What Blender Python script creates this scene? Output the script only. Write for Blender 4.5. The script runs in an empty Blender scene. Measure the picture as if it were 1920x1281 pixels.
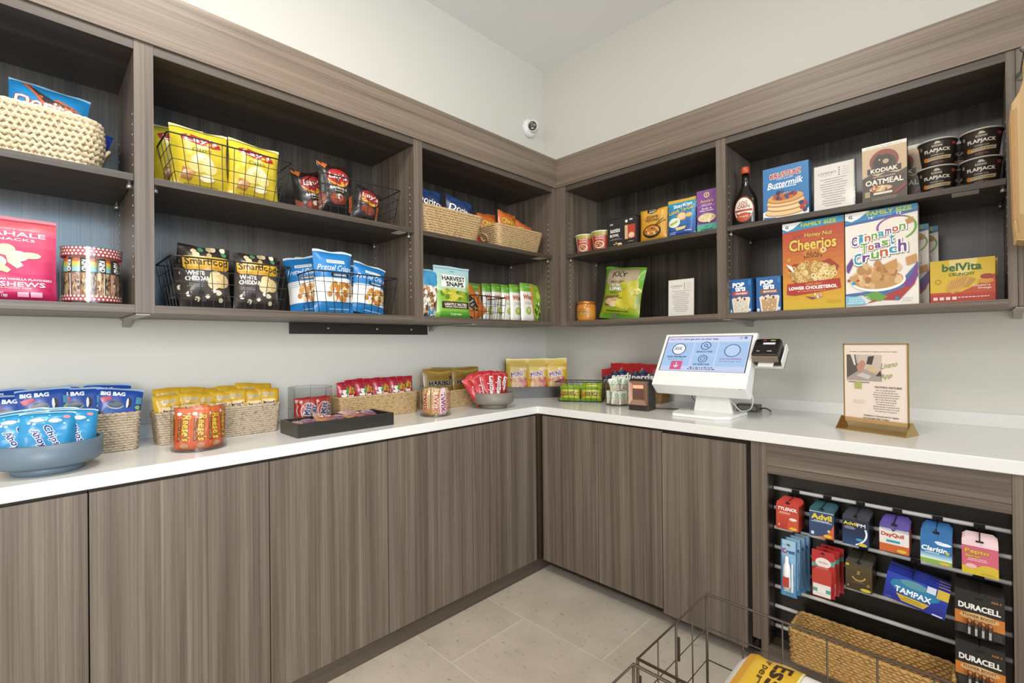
import bpy, bmesh, math, random
from mathutils import Vector, Matrix, noise
PI = math.pi
scene = bpy.context.scene
COL = scene.collection
def R(d): return math.radians(d)

# ------------------------------------------------------------------ camera
def look(yaw, pitch, roll):
    y, p, r = R(yaw), R(pitch), R(roll)
    F = Vector((math.cos(y)*math.cos(p), math.sin(y)*math.cos(p), math.sin(p)))
    Rt = Vector((math.sin(y), -math.cos(y), 0)); U = Rt.cross(F)
    R2 = Rt*math.cos(r) - U*math.sin(r); U2 = R2.cross(F)
    return F, R2, U2
cd = bpy.data.cameras.new('camera'); cam = bpy.data.objects.new('camera', cd); COL.objects.link(cam)
F_, R_, U_ = look(134.575, .2054, .5767)
m = Matrix((R_, U_, -F_)).transposed().to_4x4(); m.translation = Vector((2.2524, -2.6357, 1.2578))
cam.matrix_world = m
cd.sensor_fit = 'HORIZONTAL'; cd.sensor_width = 36; cd.lens = 886.84/1920*36; cd.shift_y = .72/1920; cd.clip_start = .05
scene.camera = cam
# ------------------------------------------------------------------ world, lights, exposure
scene.view_settings.view_transform = 'Standard'; scene.view_settings.look = 'None'
scene.view_settings.exposure = .06; scene.view_settings.gamma = 1.0
try: scene.view_settings.use_curve_mapping = False
except Exception: pass
w = bpy.data.worlds.new('room_light'); scene.world = w; w.use_nodes = True
w.node_tree.nodes['Background'].inputs[0].default_value = (1.0, .975, .935, 1)
w.node_tree.nodes['Background'].inputs[1].default_value = 1.25
def area(name, loc, target, sx, sy, power, col):
    l = bpy.data.lights.new(name, 'AREA'); l.shape = 'RECTANGLE'; l.size = sx; l.size_y = sy; l.energy = power; l.color = col
    o = bpy.data.objects.new(name, l); COL.objects.link(o); o.location = loc
    o.rotation_euler = (Vector(target)-Vector(loc)).to_track_quat('-Z', 'Y').to_euler(); return o
area('ceiling_panel_light', (1.5, -2.3, 3.2), (1.5, -2.3, 0), .7, .7, 34, (1, .94, .86))
area('ceiling_panel_light', (3.2, -1.5, 3.2), (3.2, -1.5, 0), .6, .6, 5, (1, .9, .78))
area('ceiling_panel_light', (1.6, -4.4, 3.2), (1.2, -3.6, 0), .8, .8, 36, (1, .95, .89))
area('left_wall_fill_light', (4.8, -4.0, 1.9), (0, -2.3, 1.35), 1.2, 1.8, 40, (1, .95, .88)).data.spread = R(95)  # added fill lamp that brightens the left wall; stands for no known doorway
area('window_daylight', (5.4, -2.7, 2.0), (0, -2.7, 1.7), 1.5, 1.9, 24, (.42, .72, 1)).data.spread = R(110)

# ------------------------------------------------------------------ materials
def lin(h):
    c = [int(h[i:i+2], 16)/255 for i in (0, 2, 4)]
    return tuple(x/12.92 if x <= .04045 else ((x+.055)/1.055)**2.4 for x in c) + (1,)
def newmat(n):
    m = bpy.data.materials.new(n); m.use_nodes = True; nt = m.node_tree; return m, nt, nt.nodes['Principled BSDF']
_pk = {}
def PK(h, rough=.34, metal=0, spec=.5):
    k = (h, rough, metal)
    if k not in _pk:
        m, nt, b = newmat('print_'+h); q = lin(h)[:3]; mx = max(q)+1e-6; k_ = 1-.24*(mx-min(q))/mx; lu = sum(q)/3
        b.inputs['Base Color'].default_value = tuple((v*.95+lu*.05)*k_ for v in q)+(1,)
        b.inputs['Roughness'].default_value = rough; b.inputs['Metallic'].default_value = metal
        _pk[k] = m
    return _pk[k]
def mapped(nt, scale, coord='Object'):
    tc = nt.nodes.new('ShaderNodeTexCoord'); mp = nt.nodes.new('ShaderNodeMapping'); mp.inputs['Scale'].default_value = scale
    nt.links.new(tc.outputs[coord], mp.inputs[0]); return mp.outputs[0]
def ramp(nt, src, stops):
    r = nt.nodes.new('ShaderNodeValToRGB'); e = r.color_ramp.elements
    while len(e) < len(stops): e.new(.5)
    for i, (p, c) in enumerate(stops): e[i].position = p; e[i].color = lin(c) if isinstance(c, str) else c
    nt.links.new(src, r.inputs[0]); return r.outputs[0]
def mixc(nt, a, b, f, mode='MIX'):
    x = nt.nodes.new('ShaderNodeMix'); x.data_type = 'RGBA'; x.blend_type = mode
    for s, v in ((x.inputs[0], f), (x.inputs[6], a), (x.inputs[7], b)):
        if hasattr(v, 'links') or hasattr(v, 'is_output'): nt.links.new(v, s)
        else: s.default_value = v
    return x.outputs[2]
def nz(nt, vec, scale, detail=4, rough=.6):
    n = nt.nodes.new('ShaderNodeTexNoise'); n.inputs['Scale'].default_value = scale; n.inputs['Detail'].default_value = detail
    n.inputs['Roughness'].default_value = rough; nt.links.new(vec, n.inputs['Vector']); return n.outputs['Fac']
def wood(name, axis, c1='594d42', c2='71655a', dark=1.0):
    """grey-brown laminate, grain along axis (0 x, 1 y, 2 z)"""
    m, nt, b = newmat(name)
    def sc(a, l): return tuple(l if i == axis else a for i in range(3))
    n1 = nz(nt, mapped(nt, sc(17, .45)), 1.0, 3, .6)
    n2 = nz(nt, mapped(nt, sc(75, .8)), 1.0, 5, .65)
    n3 = nz(nt, mapped(nt, sc(260, 1.2)), 1.0, 3, .6)
    a = ramp(nt, n1, [(.36, c1), (.64, c2)])
    f = ramp(nt, n2, [(.30, (.62, .61, .60, 1)), (.46, (.93, .93, .93, 1)), (.60, (1.03, 1.03, 1.03, 1)), (.70, (1.36, 1.35, 1.32, 1))])
    g = ramp(nt, n3, [(.36, (.80, .80, .80, 1)), (.62, (1.14, 1.14, 1.13, 1))])
    c = mixc(nt, mixc(nt, a, f, 1.0, 'MULTIPLY'), g, 1.0, 'MULTIPLY')
    nt.links.new(c, b.inputs['Base Color']); b.inputs['Roughness'].default_value = .42
    bp = nt.nodes.new('ShaderNodeBump'); bp.inputs['Strength'].default_value = .12; bp.inputs['Distance'].default_value = .001
    nt.links.new(n3, bp.inputs['Height']); nt.links.new(bp.outputs[0], b.inputs['Normal'])
    return m
WZ = wood('laminate_vertical_grain', 2); WX = wood('laminate_grain_across', 0); WY = wood('laminate_grain_along', 1)
WSX = wood('shaded_shelf_laminate_across', 0, '3d352d', '53493f'); WSY = wood('shaded_shelf_laminate_along', 1, '3d352d', '53493f')  # darker copies of the laminate: cabinet interior shade put into the colour
WB = wood('shaded_back_panel_laminate', 2, '2d2a26', '47423c'); WB.node_tree.nodes['Principled BSDF'].inputs['Roughness'].default_value = .24; WB.node_tree.nodes['Principled BSDF'].inputs['Specular IOR Level'].default_value = .9  # back panel colour darkened to carry the shade inside the cabinets
FX = wood('fascia_laminate_across', 0, '695b4e', '7d6e60'); FY = wood('fascia_laminate_along', 1, '695b4e', '7d6e60')
def plaster(name, h, s=.02):
    m, nt, b = newmat(name); n = nz(nt, mapped(nt, (1, 1, 1)), 260, 2)
    b.inputs['Base Color'].default_value = lin(h); b.inputs['Roughness'].default_value = .75
    bp = nt.nodes.new('ShaderNodeBump'); bp.inputs['Strength'].default_value = s*3; bp.inputs['Distance'].default_value = .001
    nt.links.new(n, bp.inputs['Height']); nt.links.new(bp.outputs[0], b.inputs['Normal']); return m
WALL = plaster('warm_white_wall_paint', 'cfcdc4'); CEIL = plaster('white_ceiling_paint', 'f2f2f3')
def stone():
    m, nt, b = newmat('beige_stone_tile')
    tc = nt.nodes.new('ShaderNodeTexCoord'); mp = nt.nodes.new('ShaderNodeMapping'); nt.links.new(tc.outputs['Object'], mp.inputs[0])
    mp.inputs['Location'].default_value = (-.76+.84*4, 1.06+.42*20, 0)
    br = nt.nodes.new('ShaderNodeTexBrick'); nt.links.new(mp.outputs[0], br.inputs['Vector'])
    br.inputs['Scale'].default_value = 1; br.inputs['Brick Width'].default_value = .84; br.inputs['Row Height'].default_value = .42
    br.inputs['Mortar Size'].default_value = .0035; br.inputs['Mortar Smooth'].default_value = .3; br.inputs['Bias'].default_value = 0
    br.inputs['Color1'].default_value = lin('b5aa9b'); br.inputs['Color2'].default_value = lin('bdb2a3'); br.inputs['Mortar'].default_value = lin('cbc1b2')
    v = mapped(nt, (1, 1, 1)); c1 = ramp(nt, nz(nt, v, 5, 5), [(.35, (.9, .9, .89, 1)), (.65, (1.06, 1.06, 1.06, 1))])
    v2 = mapped(nt, (1, 2.2, 1)); p = ramp(nt, nz(nt, v2, 26, 4, .7), [(.33, (.42, .38, .33, 1)), (.39, (1, 1, 1, 1))])
    c = mixc(nt, mixc(nt, br.outputs['Color'], c1, 1, 'MULTIPLY'), p, .7, 'MULTIPLY')
    nt.links.new(c, b.inputs['Base Color']); b.inputs['Roughness'].default_value = .38
    return m
def quartz():
    m, nt, b = newmat('white_quartz'); v = mapped(nt, (1, 1, 1))
    nt.links.new(ramp(nt, nz(nt, v, 60, 4), [(.3, 'd9d8d4'), (.7, 'dddcd8')]), b.inputs['Base Color']); b.inputs['Roughness'].default_value = .16; return m
def grass(name, c1, c2):
    m, nt, b = newmat(name); v = mapped(nt, (1, 1, 1))
    nt.links.new(ramp(nt, nz(nt, v, 90, 4, .7), [(.3, c1), (.5, c2), (.72, c2)]), b.inputs['Base Color']); b.inputs['Roughness'].default_value = .7
    bp = nt.nodes.new('ShaderNodeBump'); bp.inputs['Strength'].default_value = .8; bp.inputs['Distance'].default_value = .002
    nt.links.new(nz(nt, v, 420, 2), bp.inputs['Height']); nt.links.new(bp.outputs[0], b.inputs['Normal']); return m
STONE = stone(); QUARTZ = quartz()
G_PALE = grass('pale_seagrass', 'a08a68', 'd8c6a6'); G_TAN = grass('tan_seagrass', '84683f', 'c2a477'); G_GREY = grass('greyed_seagrass', '7d6b55', 'b5a48c')
G_GOLD = grass('golden_seagrass', '7a5528', 'bd9456')
def clear(name, tint=(1, 1, 1, 1), ior=1.45):
    m = bpy.data.materials.new(name); m.use_nodes = True; nt = m.node_tree; nt.nodes.clear()
    o = nt.nodes.new('ShaderNodeOutputMaterial'); t = nt.nodes.new('ShaderNodeBsdfTransparent'); t.inputs[0].default_value = tint
    g = nt.nodes.new('ShaderNodeBsdfGlossy'); g.inputs['Roughness'].default_value = .1
    lw = nt.nodes.new('ShaderNodeLayerWeight'); lw.inputs['Blend'].default_value = .5; pw = nt.nodes.new('ShaderNodeMath'); pw.operation = 'POWER'; pw.inputs[1].default_value = 4
    f = nt.nodes.new('ShaderNodeMath'); f.operation = 'MULTIPLY_ADD'; f.inputs[1].default_value = .75*(ior-1)/.45; f.inputs[2].default_value = .05*(ior-1)/.45
    nt.links.new(lw.outputs['Facing'], pw.inputs[0]); nt.links.new(pw.outputs[0], f.inputs[0]); x = nt.nodes.new('ShaderNodeMixShader')
    nt.links.new(f.outputs[0], x.inputs[0]); nt.links.new(t.outputs[0], x.inputs[1]); nt.links.new(g.outputs[0], x.inputs[2]); nt.links.new(x.outputs[0], o.inputs[0])
    return m
CLEAR = clear('clear_acrylic', (.96, .97, .97, 1)); FILM = clear('clear_film', (.97, .97, .97, 1), 1.3); SMOKE = clear('thick_acrylic', (.84, .86, .86, 1))
BLACKWIRE = PK('1b1a19', .4); BRONZE = PK('4a3c2e', .42, .25); STEEL = PK('a9a9a6', .28, .9); BLACK = PK('15130f', .35); WHITEP = PK('e9e8e4', .3)
NICKEL = PK('c4c2bd', .3, .8)
def emis(name, h, s):
    m, nt, b = newmat(name); b.inputs['Base Color'].default_value = (0, 0, 0, 1); b.inputs['Roughness'].default_value = .25
    b.inputs['Emission Color'].default_value = lin(h); b.inputs['Emission Strength'].default_value = s; return m

# ------------------------------------------------------------------ mesh builder
class MB:
    def __init__(s): s.v = []; s.f = []; s.m = []; s.sm = []; s.mats = []
    def mi(s, mat):
        if mat not in s.mats: s.mats.append(mat)
        return s.mats.index(mat)
    def add(s, vs, fs, mat, smooth=False, M=None):
        o = len(s.v)
        s.v += [tuple(M @ Vector(p)) for p in vs] if M else [tuple(p) for p in vs]
        k = s.mi(mat)
        for f in fs: s.f.append([i+o for i in f]); s.m.append(k); s.sm.append(smooth)
        return s
    def box(s, x0, y0, z0, x1, y1, z1, mat, M=None):
        x0, x1 = sorted((x0, x1)); y0, y1 = sorted((y0, y1)); z0, z1 = sorted((z0, z1))
        vs = [(x0, y0, z0), (x1, y0, z0), (x1, y1, z0), (x0, y1, z0), (x0, y0, z1), (x1, y0, z1), (x1, y1, z1), (x0, y1, z1)]
        return s.add(vs, [(3, 2, 1, 0), (4, 5, 6, 7), (0, 1, 5, 4), (1, 2, 6, 5), (2, 3, 7, 6), (3, 0, 4, 7)], mat, False, M)
    def prism(s, poly, fn, a, b, mat, M=None, smooth=False):
        """poly list of 2d; fn(u,v,t)->xyz"""
        n = len(poly); vs = [fn(p[0], p[1], a) for p in poly]+[fn(p[0], p[1], b) for p in poly]
        fs = [list(range(n))[::-1], list(range(n, 2*n))]+[(i, (i+1) % n, n+(i+1) % n, n+i) for i in range(n)]
        return s.add(vs, fs, mat, smooth, M)
    def lathe(s, prof, mat, n=28, M=None, smooth=True, cap=True):
        vs = []; fs = []
        for r, z in prof:
            for i in range(n): a = 2*PI*i/n; vs.append((r*math.cos(a), r*math.sin(a), z))
        for j in range(len(prof)-1):
            for i in range(n): fs.append((j*n+i, j*n+(i+1) % n, (j+1)*n+(i+1) % n, (j+1)*n+i))
        if cap: fs.append(list(range(n))[::-1]); fs.append([(len(prof)-1)*n+i for i in range(n)])
        return s.add(vs, fs, mat, smooth, M)
    def tube(s, pts, r, mat, n=6, closed=False, M=None):
        pts = [Vector(p) for p in pts]; N = len(pts); vs = []; fs = []; up = Vector((0, 0, 1))
        for i, p in enumerate(pts):
            a = pts[(i-1) % N] if (closed or i > 0) else p; b = pts[(i+1) % N] if (closed or i < N-1) else p
            t = (b-a).normalized(); u = up if abs(t.z) < .9 else Vector((1, 0, 0))
            x = t.cross(u).normalized(); y = x.cross(t)
            for k in range(n): q = 2*PI*(k+.5)/n; vs.append(p+x*r*math.cos(q)+y*r*math.sin(q))
        for i in range(N if closed else N-1):
            j = (i+1) % N
            for k in range(n): fs.append((i*n+k, i*n+(k+1) % n, j*n+(k+1) % n, j*n+k))
        if not closed: fs.append(list(range(n))[::-1]); fs.append([(N-1)*n+k for k in range(n)])
        return s.add(vs, fs, mat, n > 4, M)
    def mesh(s, name):
        me = bpy.data.meshes.new(name); me.from_pydata(s.v, [], s.f)
        for mt in s.mats: me.materials.append(mt)
        me.polygons.foreach_set('material_index', s.m); me.polygons.foreach_set('use_smooth', s.sm); me.update()
        return me
    def build(s, name, parent=None, bevel=0):
        o = bpy.data.objects.new(name, s.mesh(name)); COL.objects.link(o); o.parent = parent
        if bevel:
            b = o.modifiers.new('bevel', 'BEVEL'); b.width = bevel; b.segments = 2; b.limit_method = 'ANGLE'
        return o
def tag(o, label=None, cat=None, group=None, kind=None):
    if label: o['label'] = label
    if cat: o['category'] = cat
    if group: o['group'] = group
    if kind: o['kind'] = kind
    return o
def empty(name, label, cat, loc=(0, 0, 0), rz=0, group=None, rot=None):
    o = bpy.data.objects.new(name, None); COL.objects.link(o); o.empty_display_size = .05; o.location = loc
    o.rotation_euler = rot or (0, 0, rz); return tag(o, label, cat, group)
def put(mesh, name, label, cat, loc, rot=(0, 0, 0), group=None):
    o = bpy.data.objects.new(name, mesh); COL.objects.link(o); o.location = loc; o.rotation_euler = rot
    return tag(o, label, cat, group)
def bx(name, x0, y0, z0, x1, y1, z1, mat, parent=None, bevel=.0012):
    return MB().box(x0, y0, z0, x1, y1, z1, mat).build(name, parent, bevel)
HL = PI/2      # heading of things whose front faces the left run's aisle (+x); 0 = front faces -y

# ------------------------------------------------------------------ printed artwork (flat shapes and lettering laid on a package face)
_tx = {}
def text_raw(t, off):
    k = (t, off)
    if k not in _tx:
        c = bpy.data.curves.new('t', 'FONT'); c.body = t; c.offset = off; c.resolution_u = 2; c.align_x = 'LEFT'
        o = bpy.data.objects.new('t', c); me = bpy.data.meshes.new_from_object(o)
        _tx[k] = ([tuple(v.co[:2]) for v in me.vertices], [tuple(p.vertices) for p in me.polygons])
        bpy.data.meshes.remove(me); bpy.data.objects.remove(o); bpy.data.curves.remove(c)
    return _tx[k]
def r_(x0, y0, x1, y1, c): return ('p', [(x0, y0), (x1, y0), (x1, y1), (x0, y1)], c)
def p_(pts, c): return ('p', pts, c)
def e_(cx, cy, rx, ry, c, n=20, a0=0, a1=360):
    return ('p', [(cx+rx*math.cos(R(a0+(a1-a0)*i/n)), cy+ry*math.sin(R(a0+(a1-a0)*i/n))) for i in range(n if a1-a0 == 360 else n+1)], c)
def ring_(cx, cy, rx, ry, wd, c, a0=0, a1=360, n=24): return ('ring', cx, cy, rx, ry, wd, c, a0, a1, n)
def t_(s, cx, cy, W, H, c, o=None, ow=.05, sh=0, rot=0, b=.015): return ('t', s, cx, cy, W, H, c, o, ow, sh, rot, b)
def g_(x0, y0, x1, y1, ca, cb, n=7):
    A = [int(ca[i:i+2], 16) for i in (0, 2, 4)]; B = [int(cb[i:i+2], 16) for i in (0, 2, 4)]; out = []
    for k in range(n):
        f = (k+.5)/n; c = ''.join('%02x' % int(A[i]+(B[i]-A[i])*f) for i in range(3))
        out.append(r_(x0, y0+(y1-y0)*k/n, x1, y0+(y1-y0)*(k+1)/n, c))
    return ('grp', out)
def blobs_(x0, y0, x1, y1, cols, n, s, seed=1, ell=True, ring=False):
    rd = random.Random(seed); out = []
    for k in range(n):
        a, b = rd.random(), rd.random()
        if ell:
            q = 2*PI*a; rr = math.sqrt(b); a, b = .5+.5*rr*math.cos(q), .5+.5*rr*math.sin(q)
        cx, cy = x0+(x1-x0)*a, y0+(y1-y0)*b; sz = s*rd.uniform(.7, 1.2); c = cols[k % len(cols)]
        if ring: out.append(ring_(cx, cy, sz, sz*.8, sz*.5, c, n=9))
        else:
            ph = rd.random()*6; nn = 6
            out.append(p_([(cx+sz*rd.uniform(.8, 1.1)*math.cos(ph+2*PI*i/nn), cy+sz*.8*rd.uniform(.8, 1.1)*math.sin(ph+2*PI*i/nn)) for i in range(nn)], c))
    return ('lgrp', out)
def lines_(x0, y0, x1, y1, n, c, seed=1, th=.35):
    """rows of unreadable small print"""
    rd = random.Random(seed); out = []; dy = (y1-y0)/n
    for k in range(n):
        y = y1-dy*(k+.5); ww = (x1-x0)*rd.uniform(.6, 1); m0 = (x0+x1)/2-ww/2; x = m0
        while x < m0+ww-.005:
            l = rd.uniform(.02, .07)*(x1-x0)/.8; out.append(r_(x, y-dy*th/2, min(x+l, m0+ww), y+dy*th/2, c)); x += l+.012
    return ('grp', out)
def art_bm(ops, w, h, gx=(), gy=(), roughs=.34):
    bm = bmesh.new(); mats = []; layer = [0]
    def mi(c):
        mt = c if not isinstance(c, str) else PK(c, roughs)
        if mt not in mats: mats.append(mt)
        return mats.index(mt)
    def cl(p): return (min(max(p[0], 0), w), min(max(p[1], 0), h))
    def poly(pts, c, L):
        pts = [cl((a*w, b*h)) for a, b in pts]
        try: f = bm.faces.new([bm.verts.new((x, y, L)) for x, y in pts]); f.material_index = mi(c)
        except ValueError: pass
    def run(op, L):
        k = op[0]
        if k == 'p': poly(op[1], op[2], L)
        elif k == 'ring':
            _, cx, cy, rx, ry, wd, c, a0, a1, n = op
            P = []
            for i in range(n+1):
                a = R(a0+(a1-a0)*i/n); P.append(((cx+rx*math.cos(a), cy+ry*math.sin(a)), (cx+(rx-wd)*math.cos(a), cy+(ry-wd*ry/rx)*math.sin(a))))
            for i in range(n): poly([P[i][0], P[i+1][0], P[i+1][1], P[i][1]], c, L)
        elif k == 't':
            _, s, cx, cy, W, H, c, o, ow, sh, rot, b = op
            base = text_raw(s, 0)[0]
            if not base: return
            xs = [p[0] for p in base]; ys = [p[1] for p in base]; x0, x1, y0, y1 = min(xs), max(xs), min(ys), max(ys)
            sx = W*w/(x1-x0); sy = H*h/(y1-y0); ca, sa = math.cos(R(rot)), math.sin(R(rot))
            if abs(rot) > 45: sx = W*h/(x1-x0); sy = H*w/(y1-y0)
            if o: ow = max(ow, b+.045)
            for off, col, dl in (([(ow, o, 0)] if o else [])+[(b, c, 1 if o else 0)]):
                vs, fs = text_raw(s, 0); k2 = mi(col); nd = 8 if dl == 0 and o else 4
                dirs = [(0, 0)] if off < .006 else [(off*math.cos(2*PI*(q+.5)/nd), off*math.sin(2*PI*(q+.5)/nd)) for q in range(nd)]
                for qi, (ddx, ddy) in enumerate(dirs):
                    nv = []
                    for x, y in vs:
                        X = (x-(x0+x1)/2+ddx)*sx; Y = (y-(y0+y1)/2+ddy)*sy; X += Y*sh
                        nv.append(bm.verts.new((*cl((cx*w+X*ca-Y*sa, cy*h+X*sa+Y*ca)), L+dl+.1*qi)))
                    for f in fs:
                        try: bm.faces.new([nv[i] for i in f]).material_index = k2
                        except ValueError: pass
        elif k == 'grp':
            for q in op[1]: run(q, L)
        elif k == 'lgrp':
            for i, q in enumerate(op[1]): run(q, L+2.9*i/len(op[1]))
    for op in ops: run(op, layer[0]); layer[0] += 2 if op[0] == 't' else 1.5 if op[0] == 'grp' else 3 if op[0] == 'lgrp' else 1
    for c, nrm in [((x, 0, 0), (1, 0, 0)) for x in gx]+[((0, y, 0), (0, 1, 0)) for y in gy]:
        bmesh.ops.bisect_plane(bm, geom=bm.verts[:]+bm.edges[:]+bm.faces[:], plane_co=c, plane_no=nrm, dist=1e-7)
    return bm, mats
def lay(mb, ops, w, h, fn, gx=(), gy=(), base=None, step=None, rough=.34):
    if step is None: step = .00016 if gx else .0001
    if base is None: base = .0005 if gx else .00025
    """fn(x, y, off) -> point; faces kept counter-clockwise"""
    bm, mats = art_bm(ops, w, h, gx, gy, rough)
    bm.verts.ensure_lookup_table(); bm.verts.index_update()
    vs = [fn(v.co.x, v.co.y, base+step*v.co.z) for v in bm.verts]
    for k, mt in enumerate(mats):
        fs = []
        for f in bm.faces:
            if f.material_index == k:
                idx = [v.index for v in f.verts]
                fs.append(idx if f.normal.z > 0 else idx[::-1])
        used = sorted({i for f in fs for i in f}); mp = {i: j for j, i in enumerate(used)}
        mb.add([vs[i] for i in used], [[mp[i] for i in f] for f in fs], mt, len(gx) > 0)
    bm.free()

# ------------------------------------------------------------------ package meshes (origin bottom centre, front faces -y)
def carton(name, w, h, d, base, ops, side=None, sops=None, top=None, rough=.34, hang=0):
    b = MB(); B = PK(base, rough); S = PK(side or base, rough); T = PK(top or base, rough)
    x, y = w/2, d/2
    b.add([(-x, -y, 0), (x, -y, 0), (x, -y, h), (-x, -y, h)], [(0, 1, 2, 3)], B)
    b.add([(x, -y, 0), (x, y, 0), (x, y, h), (x, -y, h), (-x, -y, 0), (-x, y, 0), (-x, y, h), (-x, -y, h)], [(0, 1, 2, 3), (7, 6, 5, 4)], S)
    b.add([(-x, y, 0), (x, y, 0), (x, y, h), (-x, y, h)], [(3, 2, 1, 0)], B)
    b.add([(-x, -y, h), (x, -y, h), (x, y, h), (-x, y, h), (-x, -y, 0), (x, -y, 0), (x, y, 0), (-x, y, 0)], [(0, 1, 2, 3), (7, 6, 5, 4)], T)
    lay(b, ops, w, h, lambda a, c, o: (a-x, -y-o, c), rough=rough)
    if sops: lay(b, sops, d, h, lambda a, c, o: (x+o, a-y, c), rough=rough)
    if hang:   # thin card tab with a slot, leaning back from the front edge
        yt = -y+hang*.9; ym = -y+hang*.54
        P8 = [(-x, -y, h), (x, -y, h), (x, ym, h+hang*.45), (x*.75, yt, h+hang*.75), (-x*.75, yt, h+hang*.75), (-x, ym, h+hang*.45)]
        b.add(P8+[(p[0], p[1]+.0008, p[2]-.0003) for p in P8], [(0, 1, 2, 3, 4, 5), (11, 10, 9, 8, 7, 6), (2, 3, 9, 8), (3, 4, 10, 9), (4, 5, 11, 10), (1, 2, 8, 7), (5, 0, 6, 11)], T)
        q = lambda u, f: (u, -y+hang*.9*f-.0006, h+hang*.75*f+.0004)
        b.add([q(-x*.22, .35), q(x*.22, .35), q(x*.22, .6), q(-x*.22, .6)], [(0, 1, 2, 3)], BLACK)
    return b.mesh(name)
def pouch(name, w, h, t, base, ops, style='pillow', seed=1, crumple=.003, back=None, rough=.28, NU=12, NV=16, seal=None, pinch=.07):
    rd = random.Random(seed); off = Vector((rd.random()*50, rd.random()*50, rd.random()*50))
    def prof(u, v):
        a = max(0, 1-abs(2*u-1)**2.6)**.6
        if style == 'pillow':
            q = (v-.045)/.91
            c = 0 if q <= 0 or q >= 1 else max(0, 1-abs(2*q-1)**3.2)**.6
        elif style == 'stand':
            c = (min(1, v/.05)**.5)*max(0, 1-v/.9)**.55
            a = max(0, 1-abs(2*u-1)**4)**.5
        else:
            c = max(0, 1-abs(2*v-1)**6)**.5; a = max(0, 1-abs(2*u-1)**4)**.5
        return a*c
    def P(u, v, s):
        f = prof(u, v); n = noise.noise(Vector((u*4.5, v*5.5, s*3))+off)+.5*noise.noise(Vector((u*11, v*9, s*3))+off)
        pin = 1-pinch*math.sin(PI*v)*(1 if style == 'pillow' else .25)
        x = (u-.5)*w*pin; z = v*h+ (crumple*1.2*noise.noise(Vector((u*3, 0, seed))+off) if v > .97 else 0)
        y = s*(f*t/2+.0006)+crumple*n*(.35+f)*(1 if s < 0 else .6)
        if style == 'stand' and v < .02: z += .004*(1-abs(2*u-1)**2)*0
        return (x, y, z)
    G = {s: [[P(i/NU, j/NV, s) for i in range(NU+1)] for j in range(NV+1)] for s in (-1, 1)}
    for j in range(NV+1):       # the two sheets meet at the edges
        for i in range(NU+1):
            if i in (0, NU) or j in (0, NV):
                a, b = Vector(G[-1][j][i]), Vector(G[1][j][i]); 
                if style == 'stand' and j == 0 and 0 < i < NU: continue
                c = (a+b)/2; G[-1][j][i] = tuple(c); G[1][j][i] = tuple(c)
    b = MB(); MB_ = PK(base, rough); BK = PK(back or base, rough)
    for s, mt in ((-1, MB_), (1, BK)):
        vs = [p for row in G[s] for p in row]; n = NU+1
        fs = [(j*n+i, j*n+i+1, (j+1)*n+i+1, (j+1)*n+i) for j in range(NV) for i in range(NU)]
        b.add(vs, fs if s < 0 else [f[::-1] for f in fs], mt, True)
    if style == 'stand':
        vs = [G[-1][0][i] for i in range(NU+1)]+[G[1][0][i] for i in range(NU+1)]
        b.add(vs, [(i+1, i, NU+1+i, NU+2+i) for i in range(NU)], MB_)
    g = G[-1]
    def fn(x, y, o):
        u = min(max(x/w, 0), 1)*NU; v = min(max(y/h, 0), 1)*NV; i = min(int(u), NU-1); j = min(int(v), NV-1); fu = u-i; fv = v-j
        a = Vector(g[j][i]); c = Vector(g[j][i+1]); d = Vector(g[j+1][i]); e = Vector(g[j+1][i+1])
        p = (a*(1-fu)+c*fu)*(1-fv)+(d*(1-fu)+e*fu)*fv
        nrm = ((c-a)*(1-fv)+(e-d)*fv).cross((d-a)*(1-fu)+(e-c)*fu)
        if nrm.length > 0: p = p+nrm.normalized()*(o+.0004)
        return tuple(p)
    if seal: ops = list(ops)+[r_(0, .965, 1, 1, seal)]
    lay(b, ops, w, h, fn, [w*i/NU for i in range(1, NU)], [h*j/NV for j in range(1, NV)], rough=rough)
    return b.mesh(name)
def round_art(mb, ops, W, H, rfun, z0=0, span=170, centre=-90, rough=.34):
    """wrap artwork W (arc in metres) x H around a vertical body; rfun(z) gives the radius"""
    n = 16; a0 = R(centre-span/2)
    def fn(x, y, o):
        a = a0+R(span)*x/W; r = rfun(z0+y)+o+.0003; return (r*math.cos(a), r*math.sin(a), z0+y)
    lay(mb, ops, W, H, fn, [W*i/n for i in range(1, n)], [], rough=rough)

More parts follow.
